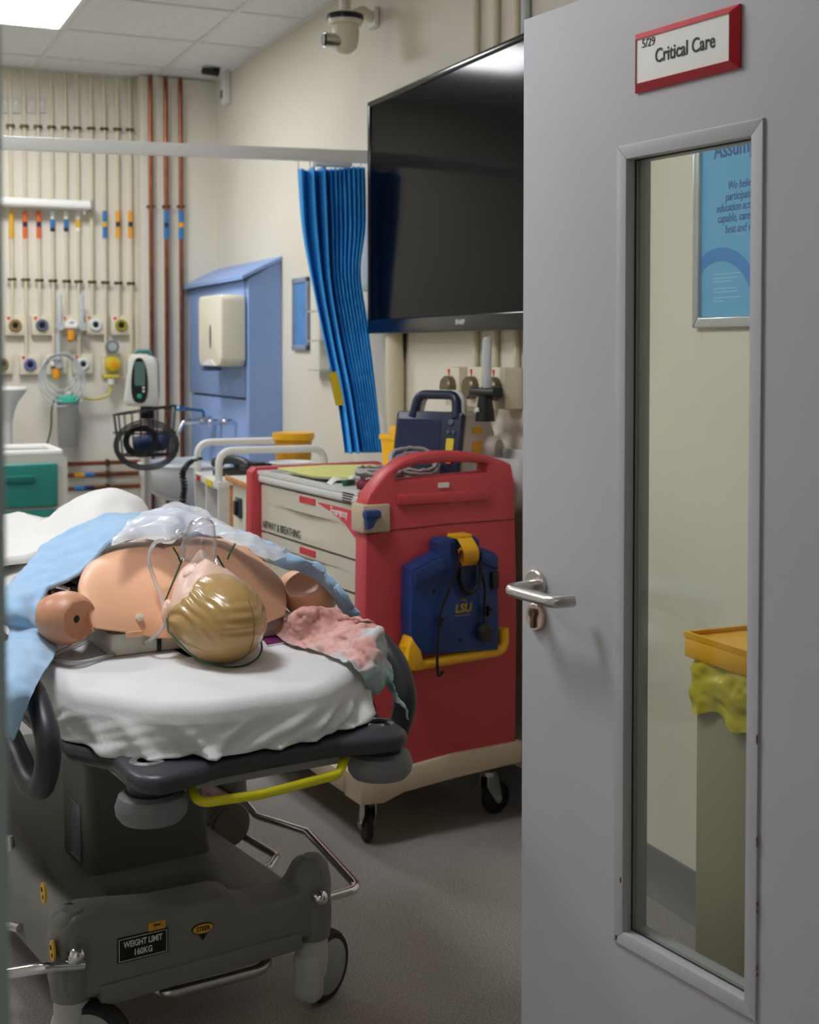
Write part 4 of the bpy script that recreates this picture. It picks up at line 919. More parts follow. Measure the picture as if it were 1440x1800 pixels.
# casters
M_fork = mat('zinc caster fork', (196, 194, 186), .28, 1.0)
M_tyre = mat('black rubber tyre', (26, 25, 26), .55)
def caster(parent, x, y, rz, r=.05, h=.135, name='caster', wm=M_tyre, hub=None):
    M0 = MT((x, y, 0), rz=rz)
    o_ = part(name, MB().lathe([(0, h - .014), (.026, h - .014), (.028, h - .008), (.028, h), (0, h)], 20, M0), M_fork, parent)
    f = MB()
    for s in (-1, 1): f.prism([(-.018, h - .012), (.02, h - .012), (.034, r + .012), (.034, r - .014), (.018, r - .014), (-.02, r + .04)], s * .017 - .0015, s * .017 + .0015, M=M0 @ FY())
    part('fork', f, M_fork, o_)
    part('wheel', MB().lathe([(0, -.012), (r * .8, -.012), (r * .94, -.01), (r, -.005), (r, .005), (r * .94, .01), (r * .8, .012), (0, .012)], 28, M0 @ FY((.026, 0, r))), wm, o_)
    part('axle_bolt', MB().lathe([(0, -.023), (.008, -.023), (.008, .023), (0, .023)], 12, M0 @ FY((.026, 0, r))), M_fork, o_)
caster(t, .01, .05, 78); caster(t, .43, .09, 10); caster(t, .03, .76, 40); caster(t, .43, .78, -20)
for j in (0, 1): pass

# suction unit hung on the end panel
M_lsu = mat('navy blue suction unit', (28, 58, 118), .42, mottle=.06, mscale=8)
M_lsuy = mat('safety yellow bumper', (240, 178, 24), .4)
q = EF(790, 1060, y=-.03)
t = thing('suction_unit', 'navy and yellow portable suction unit hung on the red end panel', 'suction unit', EF.o, 4)
op = [(.082, .548), (.362, .532), (.366, .62), (.357, .808), (.33, .822), (.302, .828), (.3, .852), (.285, .862), (.18, .862), (.168, .85), (.168, .822), (.12, .806), (.082, .786), (.078, .66)]
part('unit_body', plate(MB(), op, [], .004, .075, M=FY(), bev=.012), M_lsu, t)
part('raised_collar', MB().prism([(.085, .74), (.085, .78), (.17, .815), (.185, .78)], .074, .088, .006, 2, M=FY()), M_lsu, t)
part('raised_collar', MB().prism([(.29, .79), (.3, .82), (.352, .803), (.354, .765)], .074, .088, .006, 2, M=FY()), M_lsu, t)
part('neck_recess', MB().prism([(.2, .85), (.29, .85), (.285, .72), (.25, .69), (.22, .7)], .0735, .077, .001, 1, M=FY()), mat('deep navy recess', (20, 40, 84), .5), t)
by = fillet([(.075, -.055, .575), (.078, -.055, .515), (.39, -.055, .528), (.388, -.055, .59)], .04, 7)
part('yellow_bumper', MB().tube(by, .0155, 14).prism([(.062, .515), (.09, .505), (.115, .53), (.108, .56), (.08, .6), (.066, .57)], .02, .085, .01, 2, M=FY()), M_lsuy, t)
part('handle_strap', MB().grid(lambda u, v: Vector((.215 + .05 * v + .02 * u, -.078 - .03 * math.sin(u * math.pi), .868 - .085 * u)), 14, 4).box((.24, -.06, .866), (.055, .05, .012), .004), M_lsuy, t)
part('orange_grip', MB().prism([(.222, .83), (.24, .84), (.255, .79), (.235, .785)], .08, .092, M=FY()), mat('orange grip', (220, 130, 20), .4), t)
cord = spline([(.222, -.1, .83), (.2, -.1, .76), (.175, -.095, .7), (.158, -.092, .65), (.154, -.09, .58), (.152, -.09, .53), (.158, -.085, .492), (.168, -.08, .486), (.176, -.08, .497)], 50)
part('black_cord', MB().tube(cord, .0042, 8), M_black, t)
loop = MB()
for k in range(2): loop.tube([(.252 + (.038 - .006 * k) * math.cos(R(a_)), -.095 - .006 * k, .765 + (.06 - .008 * k) * math.sin(R(a_))) for a_ in range(160, 400, 10)], .0042, 8)
loop.tube(spline([(.29, -.095, .77), (.302, -.095, .72), (.304, -.09, .66), (.302, -.09, .605)], 20), .0042, 8)
part('cord_loop', loop, M_black, t)
part('mains_plug', MB().prism(fillet([Vector((.286, .57, 0)), Vector((.324, .568, 0)), Vector((.33, .6, 0)), Vector((.312, .618, 0)), Vector((.296, .618, 0)), Vector((.282, .6, 0))], .01, 3, True), .076, .104, .006, 2, M=FY()), mat('brown black plug', (40, 36, 28), .4), t)
for x_, z_ in ((.166, .635), (.32, .65)): part('hose_clip', MB().box((x_, -.082, z_), (.008, .016, .03), .003).box((x_ + .006, -.09, z_ + .006), (.012, .006, .008), .002), M_black, t)
for x_, z_ in ((.15, .72), (.305, .735), (.235, .575)): part('screw', MB().lathe([(0, .074), (.006, .074), (.005, .0775), (0, .0775)], 12, FY((x_, 0, z_))), M_black, t)
part('port_cover', MB().box((.345, -.078, .735), (.024, .012, .05), .004), M_black, t)
M_gold = mat('mustard print', (170, 140, 30), .5)
text('unit_lettering', 'LSU', .032, M_gold, t, FY((.243, -.0762, .664)), 'CENTER', bold=.0012, shear=.12)
text('unit_lettering', '3kg', .014, M_gold, t, FY((.243, -.0762, .69)), 'CENTER')
part('print_rule', MB().box((.24, -.0757, .645), (.05, .0006, .0015)), M_gold, t, smooth=0)

# patient monitor on the worktop
zw_ = .981
MF = Frame(*(EF.o + EF.ex * .29 + EF.ey * .235).xy, -58, zw_)
t = thing('patient_monitor', 'dark navy screened patient monitor with carrying handle on red trolley', 'monitor', MF.o, -58)
M_navy = mat('navy monitor front', (34, 44, 70), .3); M_mgrey = mat('warm grey monitor case', (206, 198, 190), .45)
SA = axes((0, 0, 0), (0, 1, 0), (0, 0, 1))   # side profile: drawn x = depth, y = height, extruded along +x
part('monitor_case', MB().prism([(.02, .02), (.055, .205), (.11, .215), (.2, .19), (.24, .12), (.24, .0), (.02, .0)], -.1, .115, .008, 2, M=SA), M_mgrey, t)
tl_ = math.degrees(math.atan2(.035, .2))
FM = MT((0, .012, .002), rx=90 - tl_)      # drawn in x,z leaning back
part('front_bezel', MB().prism(rrect(.235, .215, .012, cx=.0, cy=.108), 0, .022, .004, 2, M=FM), M_navy, t)
part('screen', MB().prism(rrect(.155, .165, .004, cx=-.03, cy=.108), .022, .0235, M=FM), mat('dark blue lcd', (26, 40, 74), .12), t)
for x_, z_, c_, r_ in ((.083, .185, (90, 96, 112), .01), (.076, .155, (90, 96, 112), .006), (.095, .155, (90, 96, 112), .006)): part('knob', MB().lathe([(0, .02), (r_, .02), (r_ * .9, .028), (0, .028)], 14, FM @ MT((x_, z_, 0))), mat('grey knob', c_, .4), t)
part('yellow_key', MB().prism(rrect(.026, .036, .004, cx=.086, cy=.118), .02, .028, M=FM), mat('yellow key', (230, 200, 40), .4), t)
part('orange_key', MB().prism(rrect(.024, .026, .009, cx=.086, cy=.073), .02, .028, M=FM), mat('orange key', (236, 100, 50), .4), t)
hd_ = fillet([(-.06, .03, .2), (-.05, .045, .268), (.085, .045, .268), (.095, .03, .2)], .03, 6)
part('carry_handle', MB().tube(hd_, .014, 10), M_navy, t)
part('handle_back', MB().tube([p_ + Vector((.004, .022, .001)) for p_ in hd_], .014, 10), mat('white handle back', (224, 222, 218), .4), t)
part('side_dial', MB().lathe([(0, .11), (.04, .11), (.04, .135), (.03, .15), (0, .15)], 22, axes((0, .19, .1), (0, 1, 0), (0, 0, 1))), M_mgrey, t)
for z_, h_ in ((.16, .02), (.11, .035)): part('yellow_sticker', MB().box((.1158, .115, z_), (.001, .06, h_)), mat('amber sticker', (240, 176, 30), .5), t, smooth=0)
for k, y_ in enumerate((.1, .15)): part('side_cap', MB().box((.06, y_, .212), (.03, .03, .01), .003), M_mgrey, t)

# things lying on the worktop
def ET_at(x, y, z=.98): q_ = EF.o + EF.ex * x + EF.ey * y; return (q_.x, q_.y, z)
M_cab = mat('grey patient cable', (176, 172, 170), .45)
def coil(name, label, loc, n, rx_, ry_, tilt, rise, extra=None):
    random.seed(n * 7 + int(rx_ * 1000))
    t_ = thing(name, label, 'cable', loc, 4)
    for k in range(n):
        dx_, dy_, dr_ = random.uniform(-.006, .006), random.uniform(-.006, .006), random.uniform(-.01, .01)
        pts_ = [MT((dx_, dy_, .006 + rise * k), rx=tilt + random.uniform(-4, 4), ry=random.uniform(-4, 4)) @ Vector(((rx_ + dr_) * math.cos(R(a_)), (ry_ + dr_) * math.sin(R(a_)), 0)) for a_ in range(0, 360, 12)]
        part('cable_turn', MB().tube(pts_, .0048, 7, True), M_cab, t_)
    return t_
t = coil('cable_coil', 'coiled grey cables by the open corner of the worktop', ET_at(.105, .165, .985), 7, .068, .05, 0, .0085)
part('blue_plug', MB().cyl((-.05, -.045, .03), (-.02, -.056, .03), .008, 10), mat('violet plug', (70, 70, 150), .4), t)
part('maroon_cuff', MB().tube(spline([(-.078, -.035, .02), (-.07, -.055, .014), (-.04, -.07, .012)], 8), .017, 10), mat('maroon cuff', (110, 24, 50), .6), t)
t = coil('cable_coil', 'coiled grey cables in front of the patient monitor', ET_at(.215, .155, .99), 6, .072, .05, 38, .006)
t.location.z = 1.03
part('cable_drop', MB().tube(spline([(-.07, -.01, -.02), (-.04, -.02, -.035), (.03, -.03, -.03), (.09, -.01, -.035)], 20), .005, 8), M_cab, t)
# yellow notes, tape, sharps box
t = thing('paper_folder', 'pale yellow paper folder lying on the grey worktop', 'folder', ET_at(.18, .55, .992), 4)
fo_ = [(-.165, -.1), (-.05, -.25), (.17, -.16), (.18, .17), (.02, .22), (-.15, .2)]
part('lower_sheets', MB().prism([(p_[0] * .97 + .004, p_[1] * .97) for p_ in fo_], 0, .006), mat('white sheets', (230, 228, 214), .7), t, smooth=0)
part('folder_cover', MB().prism(fo_, .006, .0105, .001, 1), mat('pale yellow card', (226, 224, 120), .7, mottle=.12, mscale=18, col2=(214, 214, 140)), t, smooth=0)
t = thing('tape_roll', 'crumpled white tape near the worktop corner', 'tape', ET_at(.05, .29, .99), 20)
part('tape_strip', MB().patch([[(-.06, -.01, 0), (-.02, .0, .012), (.02, -.005, .006), (.06, .01, .014)], [(-.055, .012, .004), (-.02, .02, .02), (.025, .016, .01), (.055, .03, .018)], [(-.05, .03, 0), (-.01, .035, .006), (.03, .03, .004), (.06, .045, .008)]], 12, 16), mat('white tape', (236, 236, 230), .6), t)
t = thing('green_connector', 'small dark green connector with yellow end on worktop', 'connector', ET_at(.035, .225, .99), 30)
part('connector_body', MB().box((0, 0, .009), (.045, .02, .018), .005), mat('dark green', (24, 84, 60), .4), t); part('yellow_end', MB().box((.03, -.012, .012), (.026, .03, .024), .005), M_amber, t)
t = thing('sharps_box', 'bright yellow sharps box behind the patient monitor', 'sharps box', ET_at(.395, .6, .992), 12)
part('box_body', MB().prism([(-.036, 0), (.036, 0), (.045, .1), (-.045, .1)], -.04, .04, .006, 2, M=FY()), mat('bright yellow plastic', (246, 186, 24), .4), t)
part('box_lid', MB().box((0, 0, .108), (.1, .09, .02), .006).box((.005, 0, .13), (.05, .05, .028), .006), mat('bright yellow plastic', (246, 186, 24), .4), t)
part('box_label', MB().box((0, -.0405, .045), (.05, .002, .05)), mat('amber label', (226, 160, 30), .5), t, smooth=0)
# ------------------------------------------------------------------ hospital stretcher
BF = Frame(.7395, 2.267, 7); BL = BF
def V(*a_): return Vector(a_)
M_char = mat('charcoal moulded plastic', (58, 60, 66), .38, mottle=.05, mscale=6)
M_char2 = mat('charcoal rail foam', (52, 54, 60), .42)
M_bgrey = mat('grey moulded base', (122, 122, 119), .5, mottle=.05, mscale=4, bump=.04, bscale=90)
M_bump = mat('grey rubber bumper', (118, 119, 124), .42)
M_yel2 = mat('yellow coated bar', (220, 212, 30), .35)
M_cast = mat('pale grey caster housing', (186, 188, 186), .4)
t = thing('hospital_stretcher', 'grey hospital stretcher with charcoal deck holding the manikin', 'stretcher', BF.o, 7)
ST = t
DZ = .68
dko = [(-.318, 1.9), (-.32, .28), (-.318, .16), (-.268, .07), (-.274, -.03), (-.268, -.075), (-.235, -.1), (-.19, -.09), (-.12, -.066), (0, -.062), (.1, -.064), (.18, -.082), (.225, -.09), (.258, -.065), (.266, -.02), (.264, .06), (.315, .16), (.322, .28), (.32, 1.9)]
dk2 = fillet([V(*p_, 0) for p_ in dko], .05, 4, True)
deck = plate(MB(), [(p_.x, p_.y) for p_ in dk2], [circ(.017, 16, -.226, 0.0), circ(.017, 16, .228, 0.0)], DZ - .034, DZ)
bm_ = bmesh.new(); me_ = bpy.data.meshes.new('t'); me_.from_pydata([tuple(v_) for v_ in deck.v], [], deck.f); bm_.from_mesh(me_)
es = [e for e in bm_.edges if len(e.link_faces) == 2 and e.calc_face_angle(0) > 1.2 and abs(e.verts[0].co.z - e.verts[1].co.z) < 1e-6 and (e.verts[0].co.xy - V(-.226, 0)).length > .03 and (e.verts[0].co.xy - V(.228, 0)).length > .03]
bmesh.ops.bevel(bm_, geom=es, offset=.0155, segments=4, profile=.5, affect='EDGES')
part('deck', MB().bm(bm_), M_char, t, smooth=50)
for x_ in (-.226, .228):
    part('eyelet', MB().lathe([(.018, -.02), (.018, .002), (.022, .004), (.031, .0015), (.031, 0)], 28, MT((x_, 0, DZ)), cap=False), M_chrome, t)
    part('corner_boss', MB().lathe([(0, DZ - .02), (.046, DZ - .025), (.04, DZ - .055), (0, DZ - .055)], 24, MT((x_ * .98, -.01, 0))), M_char, t)
    part('bumper_wheel', MB().lathe([(0, .018), (.03, .02), (.045, .024), (.056, .018), (.062, 0), (.06, -.013), (.052, -.024), (.03, -.027), (0, -.027)], 36, MT((x_ * .99, -.012, DZ - .072))), M_bump, t, label='grey round corner bumper')
yb = fillet([(-.15, .05, .655), (-.158, -.06, .612), (-.05, -.084, .616), (.1, -.084, .626), (.15, -.02, .64), (.15, .06, .655)], .025, 6)
part('release_bar', MB().tube(yb, .0085, 12), M_yel2, t, label='yellow release bar')
part('under_deck', MB().box((0, .8, DZ - .062), (.44, 1.5, .05), .015), mat('under deck grey', (150, 150, 148), .5), t)
part('mattress', MB().prism([(p_.x, p_.y) for p_ in fillet([V(.29, 1.88, 0), V(-.29, 1.88, 0), V(-.29, .18, 0), V(-.195, .018, 0), V(-.115, -.028, 0), V(.085, -.03, 0), V(.232, .09, 0), V(.28, .31, 0)], .1, 6, True)], DZ + .005, .77, .02, 3), mat('mattress vinyl', (60, 64, 74), .5), t)
# side rails, folded down
rr_ = spline([BL(642, 1118, x=.36), BL(672, 1135, x=.375), BL(700, 1175, x=.385), BL(712, 1235, x=.385), BL(695, 1295, x=.38), BL(676, 1330, x=.375), V(.37, .42, .52), V(.37, .8, .52)], 50)
part('side_rail', MB().tube(rr_, .024, 14), M_char2, t, label='charcoal folded side rail, right side')
rl_ = spline([V(-.33, .62, .79), V(-.352, .42, .80), BL(35, 1185, x=-.37), BL(62, 1225, x=-.375), BL(82, 1290, x=-.38), BL(84, 1340, x=-.38), BL(72, 1383, x=-.38), BL(52, 1375, x=-.385), BL(30, 1325, x=-.385), BL(5, 1280, x=-.385), V(-.385, .6, .66)], 70)
part('side_rail', MB().tube(rl_, .0215, 14), M_char2, t, label='charcoal folded side rail, left side')
# lifting column
def frus(x0, y0, x1, y1, z0, X0, Y0, X1, Y1, z1):
    return [(x0, y0, z0), (x1, y0, z0), (x1, y1, z0), (x0, y1, z0), (X0, Y0, z1), (X1, Y0, z1), (X1, Y1, z1), (X0, Y1, z1)], [(0, 3, 2, 1), (4, 5, 6, 7), (0, 1, 5, 4), (1, 2, 6, 5), (2, 3, 7, 6), (3, 0, 4, 7)]
def bev_mesh(v_, f_, b_, seg=3):
    bm = bmesh.new(); vv = [bm.verts.new(p_) for p_ in v_]
    for q_ in f_: bm.faces.new([vv[i] for i in q_])
    bmesh.ops.recalc_face_normals(bm, faces=bm.faces[:]); bmesh.ops.bevel(bm, geom=bm.edges[:], offset=b_, segments=seg, profile=.5, affect='EDGES')
    return bm
M_col = mat('dark grey column cover', (98, 97, 94), .5, mottle=.04, mscale=4)
part('lift_column', MB().bm(bev_mesh(*frus(-.138, .6, .145, .8, .24, -.152, .6, .1, .78, .62), .02)), M_col, t)
fr_ = part('info_plate', MB().box((0, 0, 0), (.004, .07, .12), .001, M=MT((-.1415, .68, .335))), mat('blue grey info plate', (120, 132, 150), .3, .3), t)
part('plate_border', MB().ring([(-.037, -.062), (.037, -.062), (.037, .062), (-.037, .062)], [(-.033, -.058), (.033, -.058), (.033, .058), (-.033, .058)], .002, .004, M=FX((-.1415, .68, .335))), M_steel, fr_, smooth=0)
# moulded base
bo = [(-.235, 1.75), (-.235, 1.0), (-.225, .7), (-.235, .5), (-.25, .3), (.225, .3), (.215, .5), (.205, .7), (.215, 1.0), (.215, 1.75)]
bo = [(p_.x, p_.y) for p_ in fillet([V(*p_, 0) for p_ in bo], .04, 4, True)]
tray = rrect(.22, .19, .02, 3, -.02, .455)
part('base_moulding', plate(MB(), bo, [tray], .15, .255, bev=.012), M_bgrey, t)
part('base_tray', MB().box((-.02, .455, .175), (.24, .21, .02)), mat('tray floor grey', (84, 83, 79), .55), t, smooth=0)
beam = [(-.285, .155), (.235, .165), (.262, .18), (.262, .29), (.25, .312), (.225, .3), (.205, .27), (.19, .262), (.1, .262), (.075, .27), (.055, .29), (.03, .296), (-.1, .298), (-.22, .315), (-.27, .318), (-.295, .3), (-.302, .25), (-.3, .17)]
part('front_beam', MB().prism([(p_.x, p_.y) for p_ in fillet([V(*p_, 0) for p_ in beam], .02, 3, True)], -.37, -.268, .014, 3, M=FY()), M_bgrey, t)
part('beam_skirt', MB().prism([(-.225, .138), (.2, .15), (.2, .185), (-.225, .18)], -.36, -.262, .004, 2, M=FY()), M_bgrey, t)
for x_, z0, z1 in ((-.268, .155, .322), (.242, .155, .325)):
    part('corner_post', MB().lathe([(0, z0), (.038, z0), (.042, z0 + .03), (.041, z1 - .05), (.034, z1 - .016), (.018, z1), (0, z1)], 24, MT((x_, .305, 0))), M_bgrey, t)
part('rear_saddle', MB().bm(bev_mesh(*frus(.295, .84, .35, 1.0, .2, .3, .86, .345, .98, .34), .016)), M_bgrey, t)
sl_ = [( -.235, .35), (-.30, .5), (-.335, .8), (-.34, 1.2)]
part('side_fairing', MB().patch([[(-.235, .33, .3), (-.215, .6, .27), (-.2, .9, .27), (-.2, 1.4, .27)], [(-.262, .34, .32), (-.262, .6, .3), (-.262, .95, .33), (-.27, 1.4, .33)], [(-.29, .36, .29), (-.292, .6, .26), (-.3, .95, .29), (-.31, 1.4, .29)], [(-.29, .36, .18), (-.295, .6, .17), (-.305, .95, .17), (-.315, 1.4, .17)]], 18, 24), M_bgrey, t)
# chrome bars with ball ends
def bar(name, pts, r=.0105, fr=.03, m=M_chrome, lab=None): return part(name, MB().tube(fillet(pts, fr, 6), r, 12), m, t, label=lab)
kz = .235
bar('pedal_bar', [V(.26, .285, kz), BL(632, 1562, z=kz), BL(540, 1462, x=.355), BL(452, 1434, x=.335), BL(412, 1388, x=.33), BL(436, 1355, x=.34)], .0095, .03, M_chrome, 'chrome side pedal bar, right side')
bar('pedal_bar', [V(-.262, .25, kz), BL(75, 1701, y=.25), BL(8, 1712, z=kz - .005), V(-.46, .36, kz), V(-.46, .8, kz)], .0105, .05, M_chrome, 'chrome side pedal bar, left side')
bar('pedal_bar', [V(-.3, .55, .2), BL(15, 1626, z=.19), V(-.5, .62, .19)], .0095, .04)
bar('pedal_bar', [V(-.3, .95, .26), BL(22, 1512, z=.28), BL(16, 1470, z=.33)], .0095, .02)
bar('pedal_bar', [V(.2, .7, .18), BL(470, 1530, z=.19), BL(487, 1505, z=.2), V(.3, .82, .2)], .009, .02)
bar('foot_pedal', [V(-.09, .46, .13), BL(262, 1722, z=.125), BL(290, 1748, z=.12), BL(455, 1706, z=.12), BL(472, 1688, z=.125), V(.12, .46, .13)], .0115, .025, M_steel, 'satin steel front foot pedal')
for p_ in (BL(135, 1680, y=.25), BL(563, 1578, y=.25)):
    part('bar_knob', MB().ball(tuple(p_), .0165, 20).cyl((p_.x, .25, p_.z), (p_.x, .285, p_.z), .016, 16), M_chrome, t)
part('pedal_link', MB().box((-.11, .37, .135), (.07, .04, .035), .004).box((.14, .42, .14), (.07, .05, .04), .004), M_bgrey, t)
# labels and stickers
fy = .268
wx0, wx1 = BL(207, 1672, y=fy - .003).x, BL(295, 1655, y=fy - .003).x; wz0, wz1 = BL(207, 1693, y=fy).z, BL(207, 1650, y=fy).z
lp = part('weight_label', MB().box(((wx0 + wx1) / 2, fy - .002, (wz0 + wz1) / 2), (wx1 - wx0, .003, wz1 - wz0)), mat('black label', (16, 16, 18), .4), t, label='black label reading WEIGHT LIMIT 160KG', smooth=0)
M_wprint = mat('white print', (226, 226, 222), .5)
hw_, hh_ = (wx1 - wx0) / 2, (wz1 - wz0) / 2; cxl, czl = (wx0 + wx1) / 2, (wz0 + wz1) / 2
part('label_border', MB().ring([(-hw_ + .002, -hh_ + .002), (hw_ - .002, -hh_ + .002), (hw_ - .002, hh_ - .002), (-hw_ + .002, hh_ - .002)], [(-hw_ + .003, -hh_ + .003), (hw_ - .003, -hh_ + .003), (hw_ - .003, hh_ - .003), (-hw_ + .003, hh_ - .003)], .0035, .0042, M=FY((cxl, fy, czl))), M_wprint, lp, smooth=0)
text('label_lettering', 'WEIGHT LIMIT', .0165, M_wprint, lp, FY((cxl, fy - .0042, czl + .009)), 'CENTER', bold=.0004, sx=.72)
text('label_lettering', '160KG', .0165, M_wprint, lp, FY((cxl, fy - .0042, czl - .009)), 'CENTER', bold=.0004, sx=.8)
q = BL(276, 1627, y=fy - .003)
yl = part('yellow_tag', MB().box((q.x, fy - .002, q.z), (.036, .003, .017), .001), mat('dull yellow tag', (206, 158, 40), .5), t, smooth=0)
part('tag_print', MB().box((q.x, fy - .0038, q.z + .002), (.014, .0006, .003)), M_ink, yl, smooth=0)
q = BL(357, 1632, y=fy - .003)
sk_ = part('steer_sticker', MB().prism(circ(.0235, 28, q.x, q.z, .0105), .0005, .0035, M=FY((0, fy, 0))).prism([(q.x - .01, q.z - .009), (q.x + .01, q.z - .009), (q.x, q.z - .024)], .0005, .003, M=FY((0, fy, 0))), M_ink, t, label='oval STEER sticker', smooth=0)
part('sticker_oval', MB().prism(circ(.0215, 28, q.x, q.z, .009), .0035, .0042, M=FY((0, fy, 0))), mat('sticker yellow', (224, 172, 36), .5), sk_, smooth=0)
text('sticker_lettering', 'STEER', .0125, M_ink, sk_, FY((q.x, fy - .0043, q.z)), 'CENTER', bold=.0004, sx=.85)
for px_, py_, x_ in ((82, 1568, -.30), (98, 1670, -.305)):
    q = BL(px_, py_, x=x_)
    s_ = part('side_sticker', MB().prism(circ(.016, 20, 0, 0, .02), .0, .004, M=FX((x_ - .004, q.y, q.z))), mat('sticker yellow', (224, 172, 36), .5), t, smooth=0)
    part('sticker_mark', MB().prism(circ(.005, 12, -.004, .005), .004, .0048, M=FX((x_ - .004, q.y, q.z))).prism(circ(.004, 12, .004, -.007), .004, .0048, M=FX((x_ - .004, q.y, q.z))), M_ink, s_, smooth=0)
for dy_ in (0, .012): part('rivet', MB().ball((-.145 + dy_ * .5, .385 + dy_, .256), (.004, .004, .003), 8), M_chrome, t)
# casters
def bcaster(x, y, rz):
    M0 = MT((x, y, 0), rz=rz); r = .075
    o_ = part('caster', MB().lathe([(0, .165), (.034, .165), (.035, .1), (.03, .07), (0, .07)], 24, M0).box((-.012, 0, .075), (.05, .062, .11), .02, 3, M=M0), M_cast, t)
    part('wheel', MB().lathe([(0, -.02), (r * .72, -.02), (r * .9, -.02), (r * .98, -.012), (r, 0), (r * .98, .012), (r * .9, .02), (r * .72, .02), (0, .02)], 40, M0 @ FY((.042, 0, r))), M_tyre, o_)
    part('wheel_cover', MB().lathe([(0, -.024), (r * .7, -.023), (r * .78, -.019), (r * .78, .019), (r * .7, .023), (0, .024)], 40, M0 @ FY((.042, 0, r))), mat('caster side grey', (150, 152, 158), .4), o_)
bcaster(.242, .305, 28); bcaster(-.268, .305, -40); bcaster(.2, 1.65, 60); bcaster(-.22, 1.65, 120)
# oxygen cylinder in its rack
t2 = thing('oxygen_cylinder', 'grey oxygen cylinder lying in the stretcher base', 'cylinder', BF.o + BF.ex * .2 + BF.ey * .76 + V(0, 0, .297), 7)
q = BL(405, 1452, y=.76); rcy = .057
t2.location = BF.o + BF.ex * q.x + BF.ey * .76 + V(0, 0, q.z)
part('cylinder_body', MB().lathe([(0, 0), (rcy * .72, 0), (rcy * .76, .004), (rcy * .92, .004), (rcy, .014), (rcy, .4), (rcy * .7, .45), (.015, .47), (0, .47)], 36, axes((0, 0, 0), (1, 0, 0), (0, 0, -1)).to_4x4()), mat('grey cylinder', (112, 108, 100), .45), t2)
part('cylinder_band', MB().lathe([(rcy + .0006, .06), (rcy + .0006, .16)], 36, axes((0, 0, 0), (1, 0, 0), (0, 0, -1)), cap=False), mat('dusty pink band', (170, 128, 116), .5), t2)
part('cylinder_print', MB().lathe([(rcy + .001, .08), (rcy + .001, .1)], 10, axes((0, 0, 0), (1, 0, 0), (0, 0, -1)), cap=False), M_ink, t2)

# ------------------------------------------------------------------ bed sheet over the mattress
M_sheet = mat('white cotton sheet', (224, 225, 227), .8, bump=.08, bscale=120, sheen=.2)
per = [p_ for p_ in fillet([V(.305, 1.9, 0), V(-.305, 1.9, 0), V(-.305, .17, 0), V(-.205, .0, 0), V(-.12, -.045, 0), V(.09, -.048, 0), V(.245, .08, 0), V(.295, .3, 0)], .12, 8, True)]
sgm = [0]
for i in range(len(per)): sgm.append(sgm[-1] + (per[(i + 1) % len(per)] - per[i]).length)
def perp(s):
    s = (s % 1.0) * sgm[-1]
    for i in range(len(per)):
        if s <= sgm[i + 1]:
            a_, b_ = per[i], per[(i + 1) % len(per)]; k = (s - sgm[i]) / max(1e-9, sgm[i + 1] - sgm[i]); p_ = a_.lerp(b_, k)
            d_ = (b_ - a_).normalized(); return p_, V(d_.y, -d_.x, 0)
    return per[0], V(1, 0, 0)
SZ = .775
def pn(s):
    p_, n_ = perp(s); e = .006
    n2 = (perp(s + e)[1] + perp(s - e)[1] + n_).normalized(); return p_, n2
def shf(u, v):
    p_, n_ = pn(u); L = u * sgm[-1]
    if v < .42:
        k = v / .42; sp_ = V(p_.x * .1, min(max(p_.y, .3), 1.6), 0); q_ = sp_.lerp(p_ - n_ * .03, k)
        crease = .004 * noise.noise(V(q_.x * 14, q_.y * 14, 3)) + .0035 * abs(noise.noise(V(q_.x * 9 + q_.y * 14, q_.y * 3, 7)))
        return V(q_.x, q_.y, SZ + crease * (0.4 + k))
    if v < .58:
        a_ = (v - .42) / .16 * math.pi / 2
        return p_ - n_ * .03 + n_ * .032 * math.sin(a_) + V(0, 0, SZ - .032 * (1 - math.cos(a_)))
    k = (v - .58) / .42; z_ = SZ - .032 - k * (.058 + .012 * noise.noise(V(L * 5, 0, 2)))
    fx = 0
    if p_.y < .5:
        for x0, sl, wd, am in ((-.285, .03, .012, .010), (-.245, .04, .010, .016), (-.205, .05, .012, -.010), (-.175, .05, .009, .014), (-.06, -.07, .016, .012), (-.02, -.07, .03, -.006), (.06, -.07, .012, .009), (.115, -.06, .01, .010), (.15, -.06, .012, -.006), (.185, -.05, .009, .010), (.225, -.03, .012, .008)):
            fx += 1.5 * am * math.exp(-((p_.x - x0 - sl * k) / wd) ** 2)
    f1 = abs(noise.noise(V(L * 11 + k * 1.9, k * .6, 11))) - .18; f2 = noise.noise(V(L * 26 - k * 2.2, k, 4))
    out = .004 + k * (.018 * f1 * 2.2 + .006 * f2 + fx) + .006 * k
    tail = math.exp(-((p_ - V(-.26, .06, 0)).length / .05) ** 2)
    return p_ + n_ * (out + .012 * tail * k) + V(0, 0, z_ - .012 * tail * k * k)
sh = MB().grid(shf, 420, 44, cu=True)
o_ = solo('bed_sheet', sh, M_sheet, 'white cotton sheet stretched over the stretcher mattress with draped hem', 'sheet', BF.o, 7, smooth=70)
solid(o_, .0015)
